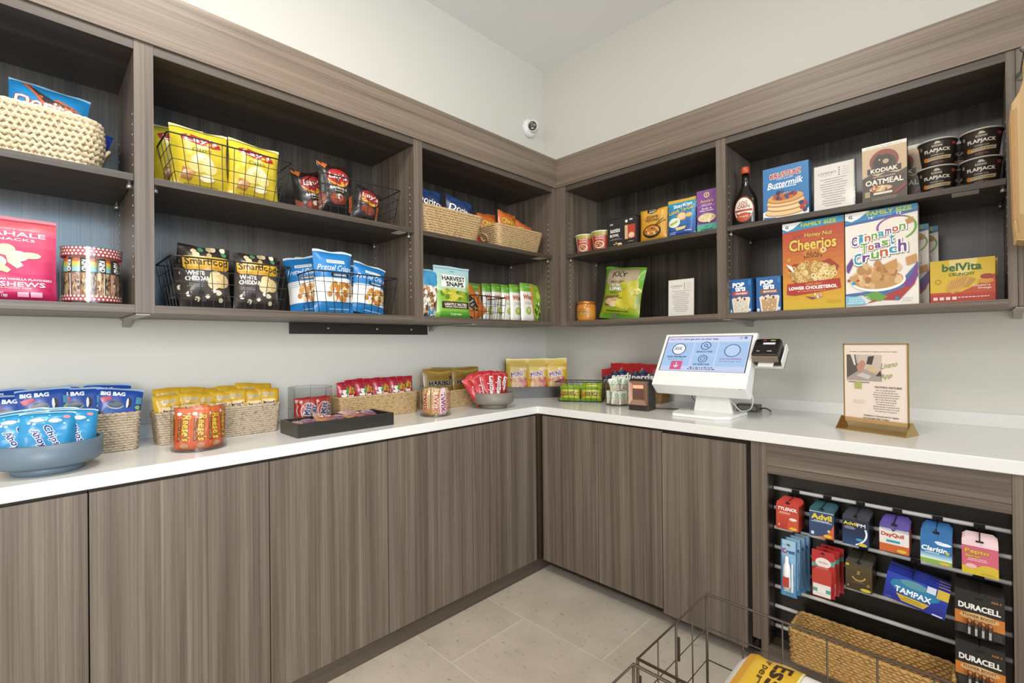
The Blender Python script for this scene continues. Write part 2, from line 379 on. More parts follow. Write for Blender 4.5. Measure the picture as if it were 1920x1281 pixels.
# ------------------------------------------------------------------ containers
def rrect(L, D, r, step=.011):
    pts = []
    hx, hy = L/2-r, D/2-r
    for cx, cy, a0 in ((hx, hy, 0), (-hx, hy, 90), (-hx, -hy, 180), (hx, -hy, 270)):
        n = max(3, int(r*PI/2/step))
        for i in range(n+1): a = R(a0+90*i/n); pts.append((cx+r*math.cos(a), cy+r*math.sin(a), math.cos(a), math.sin(a)))
    out = []
    for i, p in enumerate(pts):
        q = pts[(i+1) % len(pts)]; out.append(p); d = math.hypot(q[0]-p[0], q[1]-p[1]); k = int(d/step)
        for j in range(1, k):
            f = j/k; out.append((p[0]+(q[0]-p[0])*f, p[1]+(q[1]-p[1])*f, p[2]+(q[2]-p[2])*f, p[3]+(q[3]-p[3])*f))
    return out
def basket(label, L, D, H, loc, rz, mat, rows=11, taper=.12, rc=.02, group='seagrass baskets', amp=.0022, loop=False, bulge=0, step=.0095, zig=.0012):
    t = empty('seagrass_basket', label, 'basket', loc, rz, group)
    b = MB(); rr = H/rows*.54
    for k in range(rows):
        z = H*(k+.5)/rows; f = 1-taper*(1-z/H)+bulge*math.sin(PI*z/H); pts = rrect(L*f-2*rr, D*f-2*rr, rc, step); N = len(pts)//2*2
        path = []
        for i in range(N):
            x, y, nx, ny = pts[i]; o = amp*(1 if (i+k) % 2 else -1)+.0012*noise.noise(Vector((x*60, y*60, z*60)))
            path.append((x+nx*o, y+ny*o, z+.0012*noise.noise(Vector((x*90+9, y*90, k)))+(zig if (i+k) % 2 else -zig)*(.75+.8*noise.noise(Vector((x*38, y*38, k*5))))))
        b.tube(path, rr, mat, 5, True)
    lq = lambda f: [(p[0], p[1]) for p in rrect(L*f-2*rr, D*f-2*rr, rc*.7, 9)]; i0 = lq(1-taper); i1 = lq(1); n = len(i0)
    b.add([(x, y, .002) for x, y in i0]+[(x, y, H*.97) for x, y in i1], [((i+1) % n, i, n+i, n+(i+1) % n) for i in range(n)], mat)
    i0 = [(p[0], p[1]) for p in rrect(L*(1-taper)-2*rr, D*(1-taper)-2*rr, rc*.8, .03)]; b.prism(i0, lambda u, v, q_: (u, v, q_), .0015, .005, mat)
    b.build('woven_body', t)
    rim = MB(); pts = rrect(L-2*rr, D-2*rr, rc, step); 
    for ph in (0, 1):
        rim.tube([(x+nx*.002*math.sin(i*1.2+PI*ph), y+ny*.002*math.sin(i*1.2+PI*ph), H-rr*.3+.0025*math.cos(i*1.2+PI*ph)) for i, (x, y, nx, ny) in enumerate(pts)], rr*.75, mat, 5, True)
    rim.build('braided_rim', t)
    if loop:
        for sx in loop:
            hd = MB(); hd.tube([(sx*(L/2+.006+.012*math.sin(q*PI/8)), .026*math.cos(q*PI/8), H*.5+.02*math.sin(q*PI/8*1)) for q in range(-4, 13)], .0055, mat, 6); hd.build('handle_loop', t)
    return t
def wire_basket(label, L, D, H, loc, rz, L2, D2, nx=10, ny=5, nzr=4, r=.0014, group='black wire baskets', rr=.0028):
    t = empty('wire_basket', label, 'basket', loc, rz, group); b = MB(); zb = .003
    T = [(-L/2, -D/2), (L/2, -D/2), (L/2, D/2), (-L/2, D/2)]; Bt = [(-L2/2, -D2/2), (L2/2, -D2/2), (L2/2, D2/2), (-L2/2, D2/2)]
    lp = lambda a, c, f: (a[0]+(c[0]-a[0])*f, a[1]+(c[1]-a[1])*f)
    for s in range(4):
        n = nx if s % 2 == 0 else ny
        for i in range(n+1):
            p = lp(T[s], T[(s+1) % 4], i/n); q = lp(Bt[s], Bt[(s+1) % 4], i/n); b.tube([(p[0], p[1], H), (q[0], q[1], zb)], r, BLACKWIRE, 4)
    for k in range(nzr):
        f = k/nzr; c = [lp(Bt[s], T[s], f) for s in range(4)]; b.tube([(x, y, zb+(H-zb)*f) for x, y in c], r, BLACKWIRE, 4, True)
    for i in range(1, nx): x = -L2/2+L2*i/nx; b.tube([(x, -D2/2, zb), (x, D2/2, zb)], r, BLACKWIRE, 4)
    for i in range(1, ny): y = -D2/2+D2*i/ny; b.tube([(-L2/2, y, zb), (L2/2, y, zb)], r, BLACKWIRE, 4)
    b.build('wire_grid', t)
    rm = MB(); rc = .012
    rm.tube([(x, y, H) for x, y, _, _ in rrect(L, D, rc, .02)], rr, BLACKWIRE, 6, True); rm.build('rim', t)
    return t
def clear_jar(label, r, h, loc, group='clear display jars'):
    t = empty('clear_jar', label, 'jar', loc, 0, group)
    MB().lathe([(r, .004), (r, h)], CLEAR, 40, None, True, False).build('wall', t)
    MB().lathe([(r-.003, .0), (r, .002), (r, .006), (r-.003, .007)], SMOKE, 40).build('base', t)
    MB().lathe([(r, h-.003), (r+.0012, h-.002), (r+.0012, h), (r-.002, h+.0006), (r-.002, h-.003)], SMOKE, 40, None, True, False).build('rim', t)
    return t
def bowl(label, loc, r, h, mat, fr):
    t = empty('footed_bowl', label, 'bowl', loc)
    MB().lathe([(fr, .022), (r*.88, .023), (r*.97, .030), (r, .042), (r, h), (r-.005, h+.001), (r-.006, h-.002), (r-.006, .044), (r*.86, .032), (.0005, .029)], mat, 56, None, True, False).build('body', t)
    MB().lathe([(fr*.93, 0), (fr*.97, .002), (fr+.002, .021), (fr*.8, .0225)], mat, 48).build('foot', t)
    return t
def tray(label, L, D, H, loc, rz, wall=.009):
    t = empty('display_tray', label, 'tray', loc, rz); m_ = PK('2b2723', .32)
    for nm, q in (('side_panel', (-L/2, -D/2, 0, L/2, -D/2+wall, H)), ('side_panel', (-L/2, D/2-wall, 0, L/2, D/2, H)), ('end_panel', (-L/2, -D/2+wall, 0, -L/2+wall, D/2-wall, H)), ('end_panel', (L/2-wall, -D/2+wall, 0, L/2, D/2-wall, H)), ('bottom_panel', (-L/2+wall, -D/2+wall, 0, L/2-wall, D/2-wall, .006))):
        bx(nm, *q, m_, t, .0008)
    return t

# ================================================================== SETTING
XL, YR, ZU, ZS, ZM, ZT = .398, .352, 1.3645, 1.39, 1.796, 2.183
def struct(o): return tag(o, kind='structure')
struct(bx('floor', -.1, -6, -.1, 6, .1, 0, STONE, None, 0))
struct(bx('ceiling', -.1, -6, 3.245, 6, .1, 3.345, CEIL, None, 0))
struct(bx('wall_left', -.1, -6, 0, 0, 0, 3.245, WALL, None, 0))
struct(bx('wall_right', -.1, 0, 0, 6, .1, 3.245, WALL, None, 0))
struct(bx('baseboard_left', .45, -3.4, 0, .5119, -.575, .082, wood('toe_kick_laminate', 1, '4a4038', '574b41'), None))
struct(bx('baseboard_right', .5119, -.575, 0, 1.61, -.52, .07, wood('toe_kick_laminate_dark', 0, '3a3028', '463a30'), None))

# ------------------------------------------------------------------ wall cabinets
PIN = PK('d8d6d0', .4)
def wall_cab(label, left, a0, a1, s0, s1, tags=(), shelf_label=None):
    """a0..a1 run coordinate, s0/s1 side panel thickness at each end. left run: (x=depth, y=run); right run: (x=run, y=-depth)"""
    D = XL if left else YR
    t = empty('wall_cabinet', label, 'cabinet', (0, a0, ZU) if left else (a0, 0, ZU), 0, 'open wall cabinets')
    gh = WY if left else WX; gs = WSY if left else WSX
    def pb(nm, r0, r1, d0, d1, z0, z1, mat, bev=.0012):
        r0 -= a0; r1 -= a0; z0 -= ZU; z1 -= ZU
        return bx(nm, *((d0, r0, z0, d1, r1, z1) if left else (r0, -d1, z0, r1, -d0, z1)), mat, t, bev)
    for p0, p1, ed, sg in ((a0, a0+s0, a0+s0, 1), (a1-s1, a1, a1-s1, -1)):
        b = MB(); q = (p0-a0, p1-a0)
        b.box(*((0, q[0], 0, D, q[1], ZT+.0305-ZU) if left else (q[0], -D, 0, q[1], 0, ZT+.0305-ZU)), WZ)
        for d in (.045, D-.035):      # drilled shelf-pin holes
            for k in range(17):
                z = ZS+.09+k*.032
                if z > ZT-.08 or abs(z-ZM) < .03: continue
                g_0 = ed-a0; e = .0022
                b.box(*((d-e, g_0, z-ZU-e, d+e, g_0+sg*.0006, z-ZU+e) if left else (g_0, -d-e, z-ZU-e, g_0+sg*.0006, -d+e, z-ZU+e)), PIN)
        b.build('side_panel', t)
    pb('back_panel', a0+s0, a1-s1, .004, .016, ZS, ZT, WB, 0)
    pb('bottom_panel', a0+s0, a1-s1, 0, D, ZU, ZS, gh); pb('top_panel', a0+s0, a1-s1, 0, D, ZT, ZT+.0305, gs)
    pb('shelf', a0+s0+.0008, a1-s1-.0008, .018, D-.003, ZM-.022, ZM, gs)
    for ed, sg in ((a0+s0, 1), (a1-s1, -1)):
        for d in (.045, D-.035):
            q = ed-a0+sg*.008; c = (d, q) if left else (q, -d)
            s = MB().lathe([(.0, 0), (.008, .001), (.008, .010), (.0045, .014), (.0045, .018)], NICKEL, 14, Matrix.Translation((c[0], c[1], ZM-.022-.018-ZU)), True, False)
            s.build('shelf_support', t)
    if shelf_label:
        q0, q1 = shelf_label; pb('shelf_sticker', q0, q1, D-.075, D-.012, ZM-.0228, ZM-.022, PK('c9c6bf', .4), 0)
    return t
wall_cab('open dark wood wall cabinet at the far left of the left wall', True, -3.4, -2.3865, .02, .0245)
wall_cab('open dark wood wall cabinet holding four black wire baskets', True, -2.3865, -1.3665, .0245, .0235, shelf_label=(-1.47, -1.425))
wall_cab('open dark wood wall cabinet on the left wall beside the corner', True, -1.3665, -.352, .0235, .038, shelf_label=(-.5, -.43))
wall_cab('open dark wood wall cabinet on the right wall beside the corner', False, .398, 1.396, .074, .022)
wall_cab('open dark wood wall cabinet holding the tall cereal boxes', False, 1.396, 2.348, .022, .022, shelf_label=(2.19, 2.26))
t = empty('wall_cabinet', 'plain closed wood panel right of the wall cabinets, behind the hanging paper bags', 'cabinet', (2.348, 0, ZU))
bx('side_panel', .0008, -YR, 0, .02, 0, .849, WZ, t); bx('front_panel', .02, -YR, 0, .55, -YR+.02, .849, WZ, t)
def fascia(name, label, args, mat):
    t = bx(name, *args, mat, None, .0015); tag(t, label, 'fascia board')
fascia('fascia_board', 'wide horizontal grey-brown board topping the left wall cabinets', (.0006, -3.6, 2.2137, .4058, -.3595, 2.3927), FY)
fascia('fascia_board', 'wide horizontal grey-brown board topping the right wall cabinets', (.0006, -.3591, 2.2137, 3.2, -.0006, 2.3927), FX)
# steel angle brackets and mounting board below the wall cabinets
def bracket(label, y=None, x=None):
    t = empty('shelf_bracket', label, 'bracket', (0, y, ZU-.001) if y is not None else (x, 0, ZU-.001), 0 if y is not None else -HL, 'steel angle brackets')
    m_ = PK('a8a198', .4, .3)
    bx('arm', 0, -.018, -.0045, .385 if y is not None else .34, .018, 0, m_, t, .0005); bx('wall_leg', .0005, -.012, -.031, .006, .012, -.0045, m_, t, .0005)
    b = MB(); b.add([(.006, -.012, -.0045), (.05, -.012, -.0045), (.006, -.012, -.031), (.006, .012, -.0045), (.05, .012, -.0045), (.006, .012, -.031)], [(0, 2, 1), (3, 4, 5), (1, 2, 5, 4), (0, 1, 4, 3), (0, 3, 5, 2)], m_); b.build('gusset', t)
bracket('pale metal bracket under the left cabinets above the grey-blue bowl', y=-2.39)
bracket('pale metal bracket under the left cabinets above the round jar of gold candy bars', y=-1.02)
bracket('pale metal bracket under the right cabinets above the checkout screen', x=1.41)
bracket('pale metal bracket under the right cabinets at the far right end', x=2.36)
t = empty('mounting_board', 'black mounting strip screwed to the wall under the left wall cabinets', 'mounting board', (0, -1.43, 1.313))
bx('strip', .0005, -.378, 0, .019, .377, .0505, PK('2a2826', .5), t, .001)
for y in (-.2, .06, .27): MB().lathe([(.006, 0), (.005, .0015), (.0, .002)], NICKEL, 12, Matrix.Translation((.019, y, .028))@Matrix.Rotation(HL, 4, 'Y'), True, False).build('screw', t)

# ------------------------------------------------------------------ base cabinets
def base_cab(label, left, a0, a1, doors, z0=.0771, z1=.8637, gap=.0015):
    F = .528 if left else .6825; TH = .019
    t = empty('base_cabinet', label, 'cabinet', (0, a0, z0) if left else (a0, 0, z0), 0, 'flat front base cabinets')
    def pb(nm, r0, r1, d0, d1, q0, q1, mat, bev=.0012): return bx(nm, *((d0, r0-a0, q0-z0, d1, r1-a0, q1-z0) if left else (r0-a0, -d1, q0-z0, r1-a0, -d0, q1-z0)), mat, t, bev)
    pb('carcass', a0+.001, a1-.001, .02, F-TH-.003, z0+.006, .8725, PK('2b241d', .6), 0)
    for i, (d0, d1) in enumerate(doors):
        o = pb('door', d0+gap, d1-gap, F-TH, F, z0, z1, WZ, .0014)
        # the same laminate, cut elsewhere in the sheet: shift the mesh origin so the grain differs
        dv = Vector((.37*i+a0*1.7, a0*2.3+i*.51, .4*i)); o.data.transform(Matrix.Translation(-dv)); o.location = o.location+dv
    return t
base_cab('grey-brown base cabinet at the far left under the grey-blue bowl', True, -3.45, -2.53, [(-3.45, -2.99), (-2.99, -2.53)])
base_cab('grey-brown base cabinet with two doors under the basket of yellow candy bags', True, -2.53, -1.616, [(-2.53, -2.07), (-2.07, -1.616)])
base_cab('grey-brown base cabinet on the left run nearest the corner', True, -1.616, -.70, [(-1.616, -1.16), (-1.16, -.705)])
base_cab('grey-brown base cabinet on the right run nearest the corner', False, .54, 1.25, [(.551, .912), (.912, 1.25)])
base_cab('single door base cabinet between the checkout screen and the medicine rack', False, 1.25, 1.612, [(1.25, 1.603)], .06, .856)
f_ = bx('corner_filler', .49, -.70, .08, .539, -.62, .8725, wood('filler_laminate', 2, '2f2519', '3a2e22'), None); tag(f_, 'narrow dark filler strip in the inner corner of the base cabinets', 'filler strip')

# ------------------------------------------------------------------ counter
t = empty('countertop', 'white quartz L-shaped countertop with low upstand running along both walls', 'countertop', (0, 0, .8737))
b = MB(); L6 = [(0.0005, -3.6), (.5339, -3.6), (.5339, -.6948), (3.2, -.6948), (3.2, -.0005), (.0005, -.0005)]
b.prism(L6, lambda u, v, q: (u, v, q), 0, .0403, QUARTZ); b.build('worktop', t, .003)
bx('upstand', .0005, -3.6, .0403, .0155, -.0155, .0931, QUARTZ, t, .001); bx('upstand', .0005, -.0155, .0403, 3.2, -.0005, .0931, QUARTZ, t, .001)
CT = .9142

# ------------------------------------------------------------------ slatwall display cabinet
t = empty('display_cabinet', 'open base cabinet lined with a black slatted panel of hanging medicines', 'cabinet', (1.62, -.6825, 0))
def q(nm, x0, y0, z0, x1, y1, z1, mat, bev=.0012): return bx(nm, x0-1.62, y0+.6825, z0, x1-1.62, y1+.6825, z1, mat, t, bev)
FY_ = -.6825
q('stile', 1.62, FY_, .115, 1.651, FY_+.02, .8725, WZ); q('stile', 1.651, FY_-.001, .0005, 1.677, FY_+.02, .8725, WZ)
q('stile', 2.317, FY_-.001, .0005, 2.375, FY_+.02, .8725, WZ); q('side_panel', 2.375, FY_, .0005, 2.95, -.05, .8725, WZ)
q('top_rail', 1.677, FY_, .785, 2.317, FY_+.02, .8725, WX); q('header', 1.677, FY_, .757, 2.317, FY_+.02, .784, WX)
q('bottom_rail', 1.677, FY_, .0005, 2.317, FY_+.02, .104, WX); q('floor_panel', 1.677, FY_+.02, .085, 2.317, -.602, .104, WSX)
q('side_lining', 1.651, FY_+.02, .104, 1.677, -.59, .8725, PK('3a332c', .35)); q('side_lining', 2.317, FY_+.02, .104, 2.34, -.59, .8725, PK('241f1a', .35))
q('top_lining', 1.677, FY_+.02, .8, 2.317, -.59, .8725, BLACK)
q('slat_panel', 1.651, -.602, .0005, 2.34, -.585, .8725, PK('1a1815', .22), 0)
RAILZ = [.6855-.0765*k for k in range(8)]
for z in RAILZ:
    b = MB(); b.prism([(-.602, z-.007), (-.6065, z-.006), (-.608, z-.002), (-.606, z+.0055), (-.602, z+.0065)], lambda u, v, q_: (q_-1.62, u+.6825, v), 1.679, 2.316, PK('c9c7c3', .3, .2)); b.build('slat_rail', t)

# ------------------------------------------------------------------ security camera
t = empty('security_camera', 'white dome security camera on the left wall just below the ceiling corner', 'security camera', (0.0005, -.165, 2.775))
MX = Matrix.Rotation(HL, 4, 'Y')
MB().lathe([(.062, 0), (.064, .004), (.062, .018), (.054, .03), (.04, .036)], WHITEP, 40, MX).build('base_plate', t)
dv = Vector((.62, -.72, -.32)).normalized(); MR = Matrix.Translation((.045, -.004, .003))@dv.to_track_quat('Z', 'Y').to_matrix().to_4x4()
MB().lathe([(.0005, -.038)]+[(.044*math.cos(R(a)), .044*math.sin(R(a))) for a in range(-50, 50, 8)]+[(.029, .036)], WHITEP, 40, MR, True, False).build('ball_housing', t)
MB().lathe([(.044*math.cos(R(a))+.0006, .044*math.sin(R(a))) for a in (6, 9)], PK('55554f', .5), 40, MR, True, False).build('seam_ring', t)
ln = MB().lathe([(.0275, .034), (.0275, .0375), (.024, .039), (.0005, .040)], PK('34342f', .12), 36, MR, True, False).build('lens', t)
lg = MB(); lg.lathe([(.012, .0385), (.012, .0412), (.0005, .0425)], PK('6b6b64', .08), 24, MR, True, False); lg.box(-.009, -.019, .039, .009, -.013, .0405, PK('e6e6e0', .3), MR); lg.build('lens_detail', ln)

# ------------------------------------------------------------------ checkout kiosk
KX = 1.3255
t = empty('checkout_kiosk', 'white self-checkout touchscreen kiosk on the right counter', 'kiosk', (KX, -.41, CT))
def kf(u, v, q_): return (q_-KX, u+.41, v-CT)
A = (-.50, 1.053); Bp = (-.335, 1.296)
hd = MB(); hd.prism([A, Bp, (-.312, 1.290), (-.405, 1.06), (-.425, 1.004), (-.447, 1.004)][::-1], kf, 1.107, 1.544, WHITEP); hd.build('housing', t, .003)
dy, dz = Bp[0]-A[0], Bp[1]-A[1]; SL = math.hypot(dy, dz); W_ = .437
def sf(x, y, o): f = y/SL; return (1.107+x-KX, A[0]+dy*f+.41-dz/SL*o, A[1]+dz*f-CT+dy/SL*o)
E1, E2, E3, E4, E5, E6 = emis('screen_lilac', 'c8d4f2', .95), emis('screen_blue', 'a9c9ee', .95), emis('screen_ink', '27415f', .8), emis('screen_pink', 'd9628f', .9), emis('screen_white', 'f4f6ff', 1.0), emis('screen_magenta', 'c0529a', .8)
sc = MB(); ops = [r_(.037, .268, .963, .952, PK('1d2230', .2)), r_(.047, .272, .953, .94, E1), r_(.047, .84, .953, .94, emis('screen_top', 'd6dcf6', .95)),
 r_(.055, .37, .365, .825, E2), r_(.385, .59, .625, .825, E2), r_(.385, .37, .625, .575, E2), r_(.645, .37, .945, .825, E2),
 t_('WELCOME!', .14, .888, .16, .032, E6), t_('Let\'s get you on your way.', .43, .886, .39, .042, E3, b=.04),
 e_(.21, .69, .08, .11, E5), ring_(.21, .69, .08, .115, .01, E3), ring_(.505, .755, .055, .078, .008, E3), ring_(.505, .762, .02, .03, .007, E3), p_([(.517, .735), (.535, .708), (.54, .715), (.523, .742)], E3),
 ring_(.505, .505, .05, .072, .008, E3), ring_(.505, .505, .025, .036, .006, E3), e_(.795, .66, .08, .11, emis('screen_pale', 'bcd4f3', .95)), ring_(.795, .66, .082, .118, .008, E3),
 t_('SCAN ITEM BELOW', .21, .535, .22, .03, E3, b=.05), lines_(.08, .475, .34, .50, 1, E3, 3), t_('SEARCH ITEM', .505, .635, .17, .026, E3, b=.04), t_('NO BARCODE', .505, .395, .17, .028, E3, b=.04),
 t_('OUR CONVENIENCE', .795, .50, .22, .026, E6, b=.03), lines_(.67, .44, .92, .465, 1, E3, 5), r_(.165, .285, .295, .45, E4), r_(.225, .33, .233, .42, E5), p_([(.2, .36), (.229, .32), (.258, .36), (.25, .37), (.229, .34), (.208, .37)], E5),
 lines_(.33, .285, .70, .345, 2, E3, 8, .5), ring_(.86, .89, .014, .02, .004, E3), e_(.905, .89, .016, .022, PK('4a7fb0'))]
for k in range(7): ops.append(r_(.165+k*.013, .66, .165+k*.013+(.008 if k % 2 else .004), .72, E3))
for a, c_ in ((.155, .73), (.25, .73), (.155, .645), (.25, .645)): ops.append(r_(a, c_, a+.014, c_+.006, E3))
lay(sc, ops, W_, SL, sf, base=.0006, step=.0002); sc.build('screen', t)
MB().box(.19, -.089+.0, .1355, .205, -.0885, .137, PK('77787a')).build('status_mark', t)
st = MB(); st.prism([(1.272, CT+.012), (1.452, CT+.012), (1.425, 1.04), (1.292, 1.04)], lambda u, v, q_: (u-KX, q_+.41, v-CT), -.40, -.375, WHITEP); st.build('stem', t, .004)
bp = MB(); bp.prism([(1.204, -.475), (1.235, -.545), (1.43, -.545), (1.482, -.50), (1.482, -.29), (1.19, -.29)], lambda u, v, q_: (u-KX, v+.41, q_-CT), CT, CT+.013, WHITEP); bp.build('base_plate', t, .003)
# card terminal on its side bracket
t = empty('card_terminal', 'black card payment terminal on a white arm at the right edge of the checkout screen', 'card terminal', (1.588, -.37, 1.16))
MT = Matrix.Translation((.012, -.03, .060))@Matrix.Rotation(R(44), 4, 'X')@Matrix.Scale(1.15, 4)
bd = MB(); bd.prism([(-.042, -.04), (.042, -.04), (.046, -.033), (.046, .04), (.038, .048), (-.038, .048), (-.046, .04), (-.046, -.033)], lambda u, v, q_: (u, v, q_), -.046, .012, PK('2c2621', .3), MT); bd.build('body', t, .004)
fc = MB(); lay(fc, [r_(.03, .08, .97, .97, PK('0d0c0e', .12)), r_(.34, .64, .82, .76, PK('d9d6ea')), r_(.3, .86, .44, .92, PK('c22f3c')), r_(.6, .86, .8, .92, PK('c9b84a')), r_(.16, .2, .28, .24, PK('c9c5bf')), r_(.58, .2, .76, .24, PK('c9c5bf'))], .086, .084, lambda x, y, o: tuple(MT@Vector((x-.043, y-.038, .0122+o)))); fc.build('touch_face', t)
sl = MB(); sl.box(-.044, -.047, -.018, .044, -.0395, .006, PK('8a7b66', .35), MT); sl.box(-.026, -.062, -.030, .026, -.040, -.026, PK('e6e2da'), MT); sl.build('card_slot', t)
ar = MB(); ar.box(-.044, -.045, -.054, .056, .048, -.050, WHITEP, MT); ar.box(.052, -.045, -.054, .056, .048, -.018, WHITEP, MT); ar.box(-.056, .0, -.058, -.044, .022, -.03, WHITEP, MT); ar.build('arm_bracket', t)
# barcode scanner
t = empty('barcode_scanner', 'dark counter barcode scanner with glowing red window left of the checkout screen', 'barcode scanner', (1.03, -.455, CT), R(6))
DK = PK('2f2721', .38); CP = PK('a77f68', .3, .25)
bd = MB(); bd.prism([(-.045, 0), (.05, 0), (.05, .075), (.018, .145), (.0, .158), (-.03, .156), (-.041, .145)][::-1], lambda u, v, q_: (q_, u, v), -.053, .053, DK); bd.build('body', t, .005)
fr = MB()
def ff(x, z, o): return (x, -.0575+.004*(z/.15)-o, z)
O = [(-.047, .03), (.047, .03), (.047, .148), (-.047, .148)]; I = [(-.03, .055), (.03, .055), (.03, .132), (-.03, .132)]
for i in range(4):
    j = (i+1) % 4; fr.add([ff(*O[i], .002), ff(*O[j], .002), (I[j][0], -.0462, I[j][1]), (I[i][0], -.0462, I[i][1])], [(0, 1, 2, 3)], CP)
for i in range(4): j = (i+1) % 4; fr.add([ff(*O[i], -.013), ff(*O[j], -.013), ff(*O[j], .002), ff(*O[i], .002)], [(0, 1, 2, 3)], CP)
fr.build('front_bezel', t)
wd = MB(); wd.box(-.03, -.0468, .055, .03, -.0455, .132, PK('6b4a3c', .1)); wd.build('scan_window', t)
wl = MB(); wl.box(-.027, -.0485, .112, .027, -.047, .129, emis('red_scan_light', 'ff9c78', 1.6)); wl.build('scan_light', t)
# power adaptor and cables
t = empty('power_adaptor', 'small black power adaptor on the counter behind the checkout screen', 'power adaptor', (1.445, -.155, CT))
bx('brick', -.05, -.03, 0, .05, .03, .034, PK('4a4a47', .4), t, .003); bx('label_plate', -.04, -.031, .008, .04, -.03, .028, PK('77756f', .5), t, 0)
def cable(label, pts, r=.0022, mat=None, name='cable'):
    P = [Vector(p) for p in pts]; out = []
    for i in range(len(P)-1):
        p0, p1, p2, p3 = P[max(i-1, 0)], P[i], P[i+1], P[min(i+2, len(P)-1)]
        for k in range(6):
            s = k/6; out.append(.5*((2*p1)+(-p0+p2)*s+(2*p0-5*p1+4*p2-p3)*s*s+(-p0+3*p1-3*p2+p3)*s**3))
    out.append(P[-1]); tag(MB().tube(out, r, mat or BLACK, 6).build(name), label, 'cable')
cable('black cable lying on the counter from the barcode scanner to the screen stand', [(1.07, -.40, CT+.004), (1.12, -.35, CT+.003), (1.2, -.33, CT+.003), (1.24, -.29, CT+.004), (1.265, -.28, CT+.016)])
cable('thin black cable looping out below the left of the checkout screen', [(1.30, -.365, CT+.085), (1.27, -.36, CT+.095), (1.245, -.355, CT+.08), (1.262, -.35, CT+.05), (1.29, -.345, CT+.03), (1.3, -.345, CT+.018)], .0018)
cable('black cable hanging straight below the checkout screen beside the loop', [(1.275, -.36, CT+.096), (1.278, -.355, CT+.06), (1.268, -.35, CT+.03), (1.262, -.345, CT+.017)], .0018)
cable('white cable looping down right of the screen stand', [(1.52, -.38, CT+.125), (1.525, -.35, CT+.08), (1.50, -.31, CT+.03), (1.455, -.30, CT+.017), (1.43, -.31, CT+.045), (1.41, -.35, CT+.085)], .003, WHITEP)
cable('black cable trailing right of the power adaptor', [(1.497, -.155, CT+.015), (1.52, -.16, CT+.02), (1.54, -.15, CT+.008), (1.53, -.12, CT+.004)], .003)
# ------------------------------------------------------------------ gold sign holder
t = empty('sign_holder', 'gold framed tabletop sign holder with a printed app flyer', 'sign', (1.975, -.42, CT), R(-17))
GOLD = PK('c9a55e', .25, .75); GCL = clear('tinted_gold_acrylic', (.80, .68, .46, 1))
fw, fh = .212, .33
b = MB(); b.box(-fw/2, -.003, .0, -fw/2+.004, .003, fh, GOLD); b.box(fw/2-.004, -.003, 0, fw/2, .003, fh, GOLD); b.box(-fw/2, -.003, fh-.004, fw/2, .003, fh, GOLD); b.build('frame', t)
b = MB(); b.box(-fw/2+.004, -.0008, .03, fw/2-.004, .0008, fh-.004, PK('e9d9cb', .5))
DKI = '3c3833'
ops = [t_('Available to Download for Apple and Android Today!', .47, .925, .78, .018, DKI, b=.02), r_(.03, .53, .62, .885, 'cbb9ae'), p_([(.03, .885), (.2, .885), (.26, .72), (.18, .6), (.03, .55)], '5d5650'), p_([(.1, .885), (.16, .885), (.19, .74), (.16, .74)], 'd8cfc8'), p_([(.18, .885), (.23, .885), (.24, .76), (.21, .76)], 'b9aea6'),
 p_([(.03, .56), (.3, .7), (.62, .6), (.62, .53), (.03, .53)], 'a79a92'), p_([(.2, .72), (.27, .8), (.32, .81), (.36, .76), (.3, .66), (.24, .63)], 'c48f7d'), p_([(.37, .76), (.4, .86), (.5, .87), (.46, .75)], '47423f'), p_([(.36, .7), (.42, .74), (.52, .71), (.56, .64), (.44, .65)], 'd6bd92'), p_([(.52, .6), (.6, .68), (.62, .6)], '4d4641'), p_([(.2, .6), (.3, .64), (.45, .6), (.4, .55)], 'c9bfb8'),
 t_('Livano', .74, .755, .26, .07, '9aa84e', sh=.5, rot=14, b=0), t_('App', .69, .60, .2, .085, '9aa84e', sh=.5, rot=14, b=0), t_('EXCITING FEATURES', .72, .455, .42, .024, DKI, b=.02), r_(.06, .505, .42, .515, '6f6660'), r_(.17, .42, .29, .51, 'b7bd62'),
 lines_(.45, .12, .92, .43, 10, '8a8079', 4, .3), lines_(.12, .22, .36, .27, 3, 'b3a79f', 6, .3), t_('Available to Download for Apple', .6, .065, .56, .025, DKI, b=.02), t_('and Google Play Today!', .52, .03, .42, .024, DKI, b=.02)]
lay(b, ops, fw-.012, fh-.05, lambda x, y, o: (x-fw/2+.006, -.0008-o, y+.04), rough=.5); b.build('printed_flyer', t)
b = MB(); b.add([(-fw/2-.006, -.048, .004), (fw/2+.006, -.048, .004), (fw/2+.006, -.004, .046), (-fw/2-.006, -.004, .046), (-fw/2-.006, .048, .004), (fw/2+.006, .048, .004), (fw/2+.006, .004, .046), (-fw/2-.006, .004, .046)], [(0, 1, 2, 3), (7, 6, 5, 4)], GCL)
b.build('clear_base', t)
b = MB(); 
for s in (-1, 1):
    x = s*(fw/2+.006); b.add([(x, -.048, 0), (x, .048, 0), (x, .004, .048), (x, -.004, .048), (x+s*.003, -.048, 0), (x+s*.003, .048, 0), (x+s*.003, .004, .048), (x+s*.003, -.004, .048)], [(0, 1, 2, 3), (7, 6, 5, 4), (0, 4, 5, 1), (2, 6, 7, 3), (0, 3, 7, 4), (1, 5, 6, 2)], GOLD)
b.box(-fw/2-.006, -.049, 0, fw/2+.006, .049, .004, GOLD); b.build('gold_base', t)

